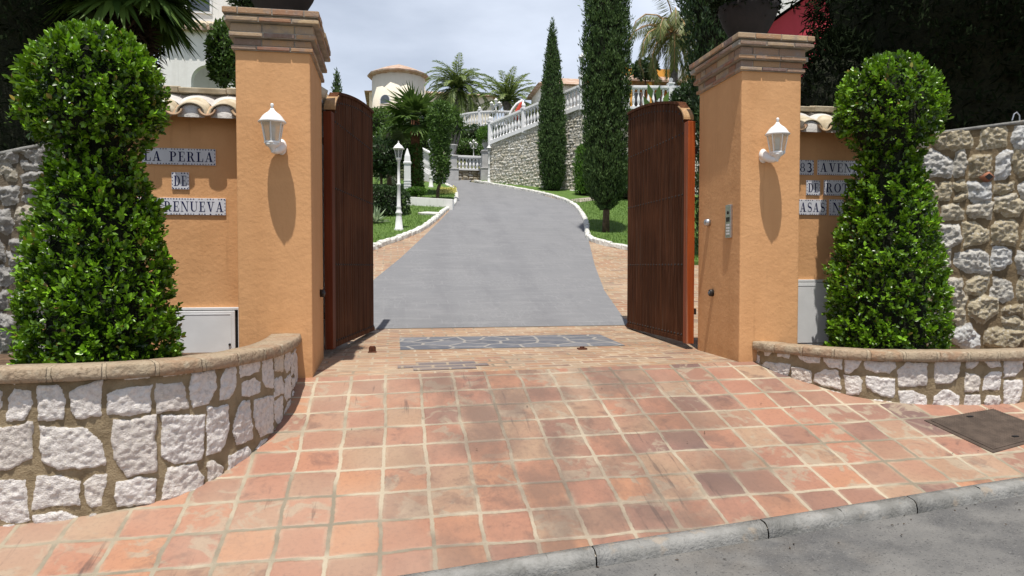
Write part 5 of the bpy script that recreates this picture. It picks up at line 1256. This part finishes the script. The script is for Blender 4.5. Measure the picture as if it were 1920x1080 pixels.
# feather palms
def ground_at(px, d): a = at(px, 300, d); return np.array([a[0], a[1], gz(a[0], a[1])])
g = ground_at(858, 52); feather_palm('feather_palm', g, at(858, 168, 52)[2] - g[2], 2.95, 60, 'larger grey green feather palm beyond the drive beside the cream house', 'feather palms on the hillside', 'palmgrey', 61, .28, 40, .50, .06, el=(-.7, 1.45), sag=1.25)
g = ground_at(951, 50); feather_palm('feather_palm', g, at(951, 192, 50)[2] - g[2], 2.8, 46, 'smaller feather palm behind the curved terrace', 'feather palms on the hillside', 'palmgrey', 62, .28, 38, .50, .06, el=(-.15, 1.45), sag=.95)
g = ground_at(1262, 29); feather_palm('queen_palm', g, at(1262, 66, 29)[2] - g[2], 2.8, 34, 'drooping feather palm with a smooth grey trunk behind the right gate leaf', None, 'palmolive', 63, .155, 50, .70, .032, el=(-.6, 1.4), sag=1.9, vdroop=1.1)
# cycad, agave, dracaena, banana
b = onlawn(735, 352); t = empty('cycad', b, 'dark cycad with arching fronds behind the left hedge', 'plant'); rng = np.random.default_rng(64); out = []; m = MB()
for k in range(34): q = frond_feather(b + [0, 0, .55], k * 2.4, .1 + 1.2 * (k / 33), 1.25, 1.3, 26, .22, .022, rng, out, .0); m.tube(q[::2], .012, 4)
build_leaflets('fronds', out, M['darkshrub'], t, rng); m.build('ribs', M['shrub'], t); trunk(t, [b - [0, 0, .1], b + [0, 0, .6]], [.2, .18], M['bark'])
def rosette(mb_out, c, n, L, W, rng, lo=-.2):
    for k in range(n):
        a = k * 2.4; e = lo + (1.45 - lo) * rng.random(); d = np.array([math.cos(a) * math.cos(e), math.sin(a) * math.cos(e), math.sin(e)])
        mb_out.append((np.array(c), d, np.array([-d[0] * d[2], -d[1] * d[2], 1 - d[2] ** 2]) + rng.normal(0, .2, 3), L * rng.uniform(.8, 1.1), W))
b = onlawn(704, 418); t = empty('agave', b, 'pale variegated agave at the edge of the left lawn by the gate leaf', 'plant'); out = []; rng = np.random.default_rng(65); rosette(out, b, 46, .42, .07, rng, .1); build_leaflets('leaves', out, M['agave'], t, rng)
t = empty('dracaena', ground_at(845, 33), 'spiky headed dracaena cluster behind the slim tree', 'plant'); out = []; m = MB(); g = ground_at(845, 33)
for px, py in ((834, 222), (848, 212), (858, 228), (842, 240), (864, 244)):
    c = at(px, py, 33); rosette(out, c, 90, .62, .05, rng, -.9); m.tube([g + [0, 0, -.1], g * .5 + c * .5 + [0, 0, .3], c], [.07, .06, .05], 7)
build_leaflets('leaf_heads', out, M['shrub'], t, rng); m.build('stems', M['greybark'], t)
g = ground_at(1232, 26.8); g[2] = zB - .1; t = empty('broad_leaf_plant', g, 'broad leaved plant in front of the level balustrade', 'plant'); out = []
for px, py, dx in ((1222, 168, -.25), (1232, 172, .1), (1243, 182, .3), (1218, 190, -.4), (1250, 195, .4)):
    c = at(px, py + 18, 25.6); out.append((c, np.array([dx, -.1, .8]), np.array([.3 * dx, -1, .3]), .60, .24))
build_leaflets('leaves', out, M['shrub'], t, rng); m = MB()
for o__ in out: m.tube([g + [0, -1.0, -1.6], o__[0]], .025, 5)
m.build('stalks', M['shrub'], t)
# shrubs, each a plant of its own
def shrub(px, py0, py1, wpx, d, label, mat='shrub', n=2200, L=.12, W=.06, seed=0, group='shrubs in the garden behind', name='shrub', ry=1.0):
    a, c = at(px, py0, d), at(px, py1, d); g0 = gz(a[0], a[1]); h = (c[2] - a[2]); r = wpx / 2 * d / FPX
    t = empty(name, (a[0], a[1], g0), label, 'shrub', group)
    trunk(t, [(a[0], a[1], g0 - .1), (a[0], a[1], max(g0 + .1, a[2] + h * .5))], [.06, .03], M['bark'], 'stem', 6)
    m = MB(); rng_ = random.Random(seed); k = .74
    m.lathe([(max(.01, math.sin(q) * r * k), -math.cos(q) * h / 2 * k) for q in np.linspace(.05, math.pi - .05, 9)], (a[0], a[1], a[2] + h / 2), 14, 0, 1, ry); m.build('inner_branches', M['twig'], t)
    blob_foliage('foliage', (a[0], a[1], a[2] + h / 2), (r, r * ry, h / 2), n, L, W, M[mat], t, seed, lump=.12); return t
b = onlawn(722, 405); t = empty('clipped_hedge', b, 'dark clipped rounded hedge at the back of the near left lawn', 'hedge')
m = MB(); m.lathe([(.2, -.05), (.95, 0), (1.0, .3), (.95, .62), (.6, .74), (.05, .76)], b + [-.38, .45, 0], 18, 0, .86, .62); m.build('inner_branches', M['twig'], t)
revolve_foliage('foliage', b + [-.38, .45, 0], [(0, .98), (.15, 1.04), (.6, 1.02), (.75, .85), (.82, .4), (.83, .02)], 9000, .06, .035, M['darkshrub'], t, 71, .03, .12, .3, sq=.66)
shrub(715, 330, 262, 90, 24.5, 'dark green bush behind the cycad next to the left gate leaf', 'darkshrub', 3500, .14, .06, 72)
shrub(742, 312, 232, 80, 27.5, 'mid green bush under the crown of the fan palm', 'shrub', 3000, .14, .06, 73)
shrub(715, 268, 205, 70, 33, 'bush beside the cream house above the left hedge', 'shrub', 2600, .16, .07, 74)
shrub(800, 305, 235, 70, 35, 'bush between the fan palm and the slim tree', 'shrub', 2600, .16, .07, 75)
shrub(790, 262, 215, 60, 42, 'high bush behind the fan palm crown', 'darkshrub', 2200, .2, .09, 76)
shrub(876, 300, 262, 55, 36, 'bright green bush behind the low balustrade', 'shrub', 2600, .16, .06, 77)
shrub(925, 300, 268, 50, 36, 'bright green bush behind the right urn', 'shrub', 1800, .16, .06, 78)
shrub(835, 275, 205, 60, 40, 'tall bush left of the curved terrace', 'darkshrub', 2600, .2, .08, 79)
shrub(905, 275, 238, 110, 41, 'shaded bush under the curved terrace', 'darkshrub', 2600, .2, .08, 80)
shrub(1000, 232, 200, 90, 42, 'olive bush behind the climbing balustrade', 'palmolive', 1800, .22, .08, 81)
shrub(1292, 240, 158, 70, 17, 'dark bush between the right gate leaf and the right pillar', 'darkshrub', 3200, .09, .045, 82)
shrub(1210, 150, 112, 46, 33, 'dark green bush in front of the orange house', 'darkshrub', 1500, .16, .08, 83)
shrub(422, 165, 42, 62, 10.5, 'mid green bush between the white house and the left pillar', 'shrub', 3200, .07, .035, 84)
shrub(488, 30, -30, 110, 12, 'bush top behind the left pillar cap', 'darkshrub', 2400, .08, .04, 85)
shrub(780, 366, 352, 40, 23.5, 'low yellowish green bush at the foot of the fan palm', 'limeleaf', 1400, .07, .035, 86)
# yellow ground cover
rng = np.random.default_rng(90); pts = np.array([onlawn(rng.uniform(822, 855), 359 + rng.normal(0, 2.2)) for _ in range(900)])
o = leaves('ground_cover', pts + [0, 0, .02], unit(rng.normal(0, .6, (900, 3)) + [0, 0, 1]), unit(rng.normal(0, 1, (900, 3)) + [0, 0, 1]), .09, .05, M['flower'], None, rng); o['kind'] = 'stuff'
# ---- dark trees over the walls
def dark_tree(px, d, H, r, label, seed, n=15000, name='dark_conifer', group='dark evergreens over the garden walls', L=.15, W=.035, mat='conifer'):
    b = ground_at(px, d); t = empty(name, b, label, 'tree', group)
    pr = [(.15, r * .52), (1.0, r * .56), (2.2, r * .62), (3.2, r * .72), (4.2, r * .95), (5.2, r * 1.10), (6.2, r), (H * .92, r * .5), (H, .02)]  # crown shaped to overhang above the view, so it shades the lower foliage
    trunk(t, [b - [0, 0, .2], b + [0, 0, 2.5], b + [0, 0, H * .85]], [.2, .16, .03], M['bark']); core(b, pr[:-1], .78, t, seed, 'inner_branches')
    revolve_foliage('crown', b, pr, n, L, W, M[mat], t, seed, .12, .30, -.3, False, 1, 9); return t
for i, (px, d, H, r, lb) in enumerate(((-90, 10.5, 8.2, 2.1, 'dark evergreen at the far left edge over the rubble wall'), (70, 10.0, 8.0, 2.0, 'dark evergreen behind the left topiary head'), (150, 11.6, 8.5, 1.45, 'dark evergreen between the left topiary and the fan palm'),
        (1685, 12.2, 8.6, 1.35, 'dark evergreen next to the pink house behind the right wall'), (1760, 11.3, 8.4, 2.0, 'dark evergreen behind the right topiary head'), (1860, 11.0, 8.2, 2.1, 'dark evergreen over the drain hole in the right rubble wall'), (2010, 10.6, 8.2, 2.1, 'dark evergreen at the far right edge over the rubble wall'))):
    dark_tree(px, d, H, r, lb, 100 + i)
b = ground_at(1352, 14); cypress(b, 8.2, .84, 'broad dark cypress behind the right pillar cap', 20000, 121, [(0, .5), (.15, .55), (.35, .6), (.5, .8), (.62, 1), (.8, .85), (1, .02)], .12, .2, L=.12, W=.034, mat='darkshrub')
shrub(1562, 330, 68, 190, 10.6, 'dark low evergreen below the pink gable beside the right pillar', 'conifer', 9000, .13, .035, 122, group='dark evergreens over the garden walls', name='dark_conifer')
# old fan palm hanging over the left wall
b = ground_at(226, 9.3); t = empty('old_fan_palm', b, 'old fan palm with a skirt of dead fronds over the left wall', 'palm tree'); rng = np.random.default_rng(130)
hub = np.array(at(236, -30, 9.3)); trunk(t, [b - [0, 0, .1], b * .5 + hub * .5, hub], [.26, .22, .2], M['bark'])
out, st = [], []
for k in range(30): fan_leaf(hub, k * 2.4, -.75 + 1.9 * (k / 29), .50, .74, rng, out, st, 34, .35)
build_leaflets('crown', out, M['palmgreen'], t, rng); m = MB()
for a, c in st: m.tube([a, c], [.02, .012], 4)
m.build('leaf_stalks', M['shrub'], t); out, st = [], []
for k in range(46): fan_leaf(hub - [0, 0, .15 + .035 * k], k * 2.4, -1.05 - .25 * rng.random(), .26, .52, rng, out, st, 22, .5)
build_leaflets('dead_fronds', out, M['deadfrond'], t, rng)
for px, py, az in ((318, -25, -.35), (300, 30, -.7)):
    pass

# ---- buildings
def house_wall(m, px0, px1, z0, z1, d, depth):
    a, b = at(px0, 300, d), at(px1, 300, d); m.box(a[0], b[0], a[1], a[1] + depth, z0, z1); return a, b
zpx = lambda py, d: 1.6 + (500 - py) / FPX * d
# cream house with a round tower
c = at(748, 200, 60); zg = gz(c[0], c[1]) - .5; t = empty('cream_house', (c[0], c[1], zg), 'cream house with a round tower under a tiled roof beyond the palms', 'house')
m = MB(); m.lathe([(2.25, 0), (2.25, zpx(150, 60) - zg)], (c[0], c[1], zg), 20); tw = m.build('tower_wall', M['cream'], t, smooth=True)
m = MB(); zr = zpx(148, 60); m.lathe([(2.2, zr - .12 - zg), (2.62, zr + .05 - zg), (2.64, zr + .16 - zg), (1.4, zr + .72 - zg), (.25, zr + 1.12 - zg), (.02, zr + 1.2 - zg)], (c[0], c[1], zg), 12); m.build('tower_roof', M['farroof'], t)
m = MB(); m.box(c[0] - 2.5, c[0] + 8.2, c[1] + .6, c[1] + 7, zg, zpx(172, 60)); m.build('wing_wall', M['cream'], t)
m = MB(); z1 = zpx(172, 60); x0, x1, y0, y1 = c[0] - 2.9, c[0] + 8.6, c[1] + .15, c[1] + 7.5
m.add([(x0, y0, z1), (x1, y0, z1), (x1, y1, z1), (x0, y1, z1), (x0 + 3, c[1] + 4, z1 + 1.1), (x1 - 3, c[1] + 4, z1 + 1.1)], [(0, 1, 5, 4), (1, 2, 5), (2, 3, 4, 5), (3, 0, 4), (3, 2, 1, 0)]); m.build('wing_roof', M['farroof'], t)
m = MB(); m.box(c[0] - 2.35, c[0] + 1.5, c[1] - 3.0, c[1] - .4, zg - 1, zpx(206, 57)); m.build('porch_wall', M['whitewall'], t)
m = MB(); z1 = zpx(206, 57); m.add([(c[0] - 2.6, c[1] - 3.3, z1), (c[0] + 1.8, c[1] - 3.3, z1), (c[0] + 1.8, c[1] - .5, z1 + .45), (c[0] - 2.6, c[1] - .5, z1 + .45), (c[0] - 2.6, c[1] - 3.3, z1 - .1), (c[0] + 1.8, c[1] - 3.3, z1 - .1), (c[0] + 1.8, c[1] - .5, z1 - .1), (c[0] - 2.6, c[1] - .5, z1 - .1)], [(0, 1, 2, 3), (0, 4, 5, 1), (1, 5, 6, 2), (3, 7, 4, 0), (7, 6, 5, 4)]); m.build('porch_roof', M['farroof'], t)
dirc = math.atan2(-c[1], -c[0]) - math.radians(30); dv = np.array([math.cos(dirc), math.sin(dirc), 0]); sv = np.array([-dv[1], dv[0], 0])
wc = np.array([c[0], c[1], zpx(194, 58)]) + dv * 2.21
pr = [(-.42, 0)] + [(.42 * -math.cos(a), .25 + .42 * math.sin(a)) for a in np.linspace(0, math.pi, 11)] + [(.42, 0)]
m = MB(); m.prism([(u * 1.2, w * 1.15 - .06) for u, w in pr], wc, sv, (0, 0, 1), dv, .06); wf = m.build('arched_window', M['whiterail'], t)
m = MB(); m.prism(pr, wc + dv * .061, sv, (0, 0, 1), dv, .01); m.build('pane', M['window'], wf)
# small tiled hut behind the climbing balustrade
a = at(1052, 165, 46); t = empty('garden_house', (a[0], a[1], gz(a[0], a[1])), 'low house with a pale tiled roof behind the climbing balustrade', 'house'); z1 = zpx(160, 46)
m = MB(); m.box(a[0] - 1.2, a[0] + 3.4, a[1], a[1] + 4, gz(a[0], a[1]) - .5, z1); m.build('wall', M['whitewall'], t)
m = MB(); m.add([(a[0] - 1.6, a[1] - .4, z1), (a[0] + 3.8, a[1] - .4, z1), (a[0] + 3.8, a[1] + 4.4, z1), (a[0] - 1.6, a[1] + 4.4, z1), (a[0] - .1, a[1] + 2, z1 + 1.0), (a[0] + 2.0, a[1] + 2, z1 + 1.0)], [(0, 1, 5, 4), (1, 2, 5), (2, 3, 4, 5), (3, 0, 4), (3, 2, 1, 0)]); m.build('roof', M['farroof'], t)
# orange house behind the level balustrade
a, b = at(1120, 140, 45), at(1330, 140, 45); t = empty('orange_house', (a[0], a[1], gz(*a[:2])), 'orange house with tiled porch roofs behind the level balustrade', 'house')
m = MB(); m.box(a[0], b[0], a[1], a[1] + 6, gz(*a[:2]) - 3, zpx(124, 45)); m.build('wall', M['orangehouse'], t)
m = MB(); z1 = zpx(147, 44); m.add([(a[0], a[1] - 1.3, z1), (b[0], a[1] - 1.3, z1), (b[0], a[1] - .003, z1 + .55), (a[0], a[1] - .003, z1 + .55), (a[0], a[1] - 1.3, z1 - .12), (b[0], a[1] - 1.3, z1 - .12), (b[0], a[1] - .003, z1 - .12), (a[0], a[1] - .003, z1 - .12)], [(0, 1, 2, 3), (0, 4, 5, 1), (1, 5, 6, 2), (3, 7, 4, 0), (7, 6, 5, 4)]); m.build('porch_roof', M['farroof'], t)
m = MB()
for k in range(6): x = a[0] + .4 + k * 1.3; m.box(x, x + .22, a[1] - 1.2, a[1] - 1.0, z1 - 3.2, z1 - .125)
m.build('porch_columns', M['orangehouse'], t)
for k in range(5):
    x = a[0] + .8 + k * 1.35; m = MB(); m.box(x, x + .8, a[1] - .06, a[1] - .004, z1 - 2.4, z1 - .5); w_ = m.build('window', M['whiterail'], t); m = MB(); m.box(x + .07, x + .73, a[1] - .07, a[1] - .061, z1 - 2.33, z1 - .57); m.build('pane', M['window'], w_)
# white house left
d = 26; a, b = at(300, 200, d), at(470, 200, d); t = empty('white_house', (a[0], a[1], gz(*a[:2])), 'white house with an arched porch behind the left wall', 'house'); zr = zpx(52, d)
yF = a[1]; ac = at(388, 160, d); ar = .62; xa = ac[0]; zs = zpx(150, d)
m = MB()
outl = [(a[0], gz(*a[:2]) - .5), (xa - ar, gz(*a[:2]) - .5)] + [(xa - ar * math.cos(q), zs + ar * 1.0 * math.sin(q)) for q in np.linspace(0, math.pi, 17)] + [(xa + ar, gz(*a[:2]) - .5), (b[0], gz(*a[:2]) - .5), (b[0], zr), (a[0], zr)]
m.prism(outl, (0, yF, 0), (1, 0, 0), (0, 0, 1), (0, 1, 0), .3); m.build('porch_wall', M['whitewall'], t)
m = MB(); m.box(a[0], b[0], yF + 1.6, yF + 7, gz(*a[:2]) - .5, zr + 4.5); m.build('main_wall', M['whitewall'], t)
m = MB(); m.add([(a[0], yF - .3, zr), (b[0], yF - .3, zr), (b[0], yF + 1.597, zr + .7), (a[0], yF + 1.597, zr + .7), (a[0], yF - .3, zr - .12), (b[0], yF - .3, zr - .12), (b[0], yF + 1.597, zr + .05), (a[0], yF + 1.597, zr + .05)], [(0, 1, 2, 3), (0, 4, 5, 1), (1, 5, 6, 2), (3, 7, 4, 0), (7, 6, 5, 4)])
rf = m.build('porch_roof', M['farroof'], t); m = MB(); x = a[0] + .1
while x < b[0]: m.tube([(x, yF - .36, zr + .03), (x, yF + 1.55, zr + .73)], .085, 8); x += .26
m.build('roof_tiles', M['paletile'], rf)
px_ = at(418, 20, d)[0]; m = MB(); m.box(px_ - .12, px_ + .12, yF + 1.3, yF + 1.597, zr + .5, zr + 4.5); m.build('pilaster', M['whitewall'], t)
px_ = at(350, 20, d)[0]; m = MB(); m.box(px_ - .5, px_ + .5, yF + 1.54, yF + 1.597, zr + 1.1, zr + 2.8); w_ = m.build('window', M['whiterail'], t); m = MB(); m.box(px_ - .42, px_ + .42, yF + 1.53, yF + 1.539, zr + 1.18, zr + 2.72); m.build('pane', M['window'], w_)
# pink house right
d = 32; a = at(1425, 52, d); b = at(1660, -110, d); zg = gz(*a[:2]); t = empty('pink_house', (a[0], a[1], zg), 'deep pink gabled house with a pale verge above the right pillar', 'house'); x2 = 2 * b[0] - a[0]
m = MB(); m.prism([(a[0] + .25, zg - .5), (x2 - .25, zg - .5), (x2 - .25, a[2]), (b[0], b[2] - .1), (a[0] + .25, a[2])], (0, a[1], 0), (1, 0, 0), (0, 0, 1), (0, 1, 0), 8); m.build('gable_wall', M['pink'], t)
m = MB(); sl = (b[2] - a[2]) / (b[0] - a[0])
m.prism([(a[0] - .5, a[2] - .5 * sl + .02), (b[0], b[2] + .02), (x2 + .5, a[2] - .5 * sl + .02), (x2 + .5, a[2] - .5 * sl + .62), (b[0], b[2] + .62), (a[0] - .5, a[2] - .5 * sl + .62)], (0, a[1] - .45, 0), (1, 0, 0), (0, 0, 1), (0, 1, 0), 8.9); m.build('roof', M['whitewall'], t)
# white return wall behind the left pillar
t = empty('return_wall', (-.86, 7.6, .8), 'white return wall with tile coping behind the left gate leaf', 'wall')
m = MB(); m.box(-1.0, -.715, 6.64, 9.0, .6, 3.12); m.build('wall_body', M['whitewall'], t)
m = MB(); m.prism([(-1.08, 3.122), (-.655, 3.122), (-.655, 3.16), (-.86, 3.30), (-1.08, 3.16)], (0, 6.64, 0), (1, 0, 0), (0, 0, 1), (0, 1, 0), 2.4); cp_ = m.build('coping', M['limemortar'], t)
m = MB(); y = 6.75
while y < 9.0:
    m.tube([(-.64, y, 3.165), (-.86, y, 3.315)], [.075, .06], 8); y += .2
m.build('coping_tiles', M['paletile'], cp_, smooth=True)
# ---- white arch and closed red parasol by the far terrace
pts = [at(px, py, 39) for px, py in ((951, 232), (955, 217), (961, 205), (969, 195), (980, 188))]
m = MB(); m.tube(pts, .075, 8); m.tube([p + [.22, .5, -.05] for p in pts], .06, 8)
for i in (1, 2, 3, 4): m.tube([pts[i], pts[i] + [.22, .5, -.05]], .04, 6)
m.tube([pts[-1], at(982, 215, 39)], .06, 8)
tag(m.build('white_arch', M['whiterail'], smooth=True), 'white curved arch frame beside the red parasol', 'arch')
a, b = at(966, 224, 38.6), at(978, 191, 38.6); t = empty('closed_parasol', a, 'closed red parasol leaning by the white arch', 'parasol')
m = MB(); ax = b - a; n_ = 9
m.tube([a + ax * q for q in (0, .15, .5, .85, 1)], [.17, .20, .17, .10, .03], 9); m.build('canopy', M['red'], t, smooth=True)
m = MB(); m.tube([a - ax * .8, a + ax * 1.05], .025, 6); m.build('pole', M['whitepaint'], t)

# ---- dry leaves and grit in the gutter and along the planter
rng = np.random.default_rng(140); P = []
for k in range(34):
    x = rng.uniform(.3, 4.6); dy = abs(rng.normal(0, .12)); P.append((x, ky(x) - .10 - dy, kerb_edge(x) - .080 - .02 * dy + .012))
for k in range(12):
    x = rng.uniform(-.6, 3.9); y = rng.uniform(4.0, 5.6); P.append((x, y, gz(x, y) + .012))
P = np.array(P); n = len(P)
o = leaves('leaf_litter', P, unit(rng.normal(0, 1, (n, 3)) * [1, 1, .15]), unit(rng.normal(0, .3, (n, 3)) + [0, 0, 1]), .010 + .016 * rng.random(n), .009, M['deadfrond'], None, rng, True); o['kind'] = 'stuff'
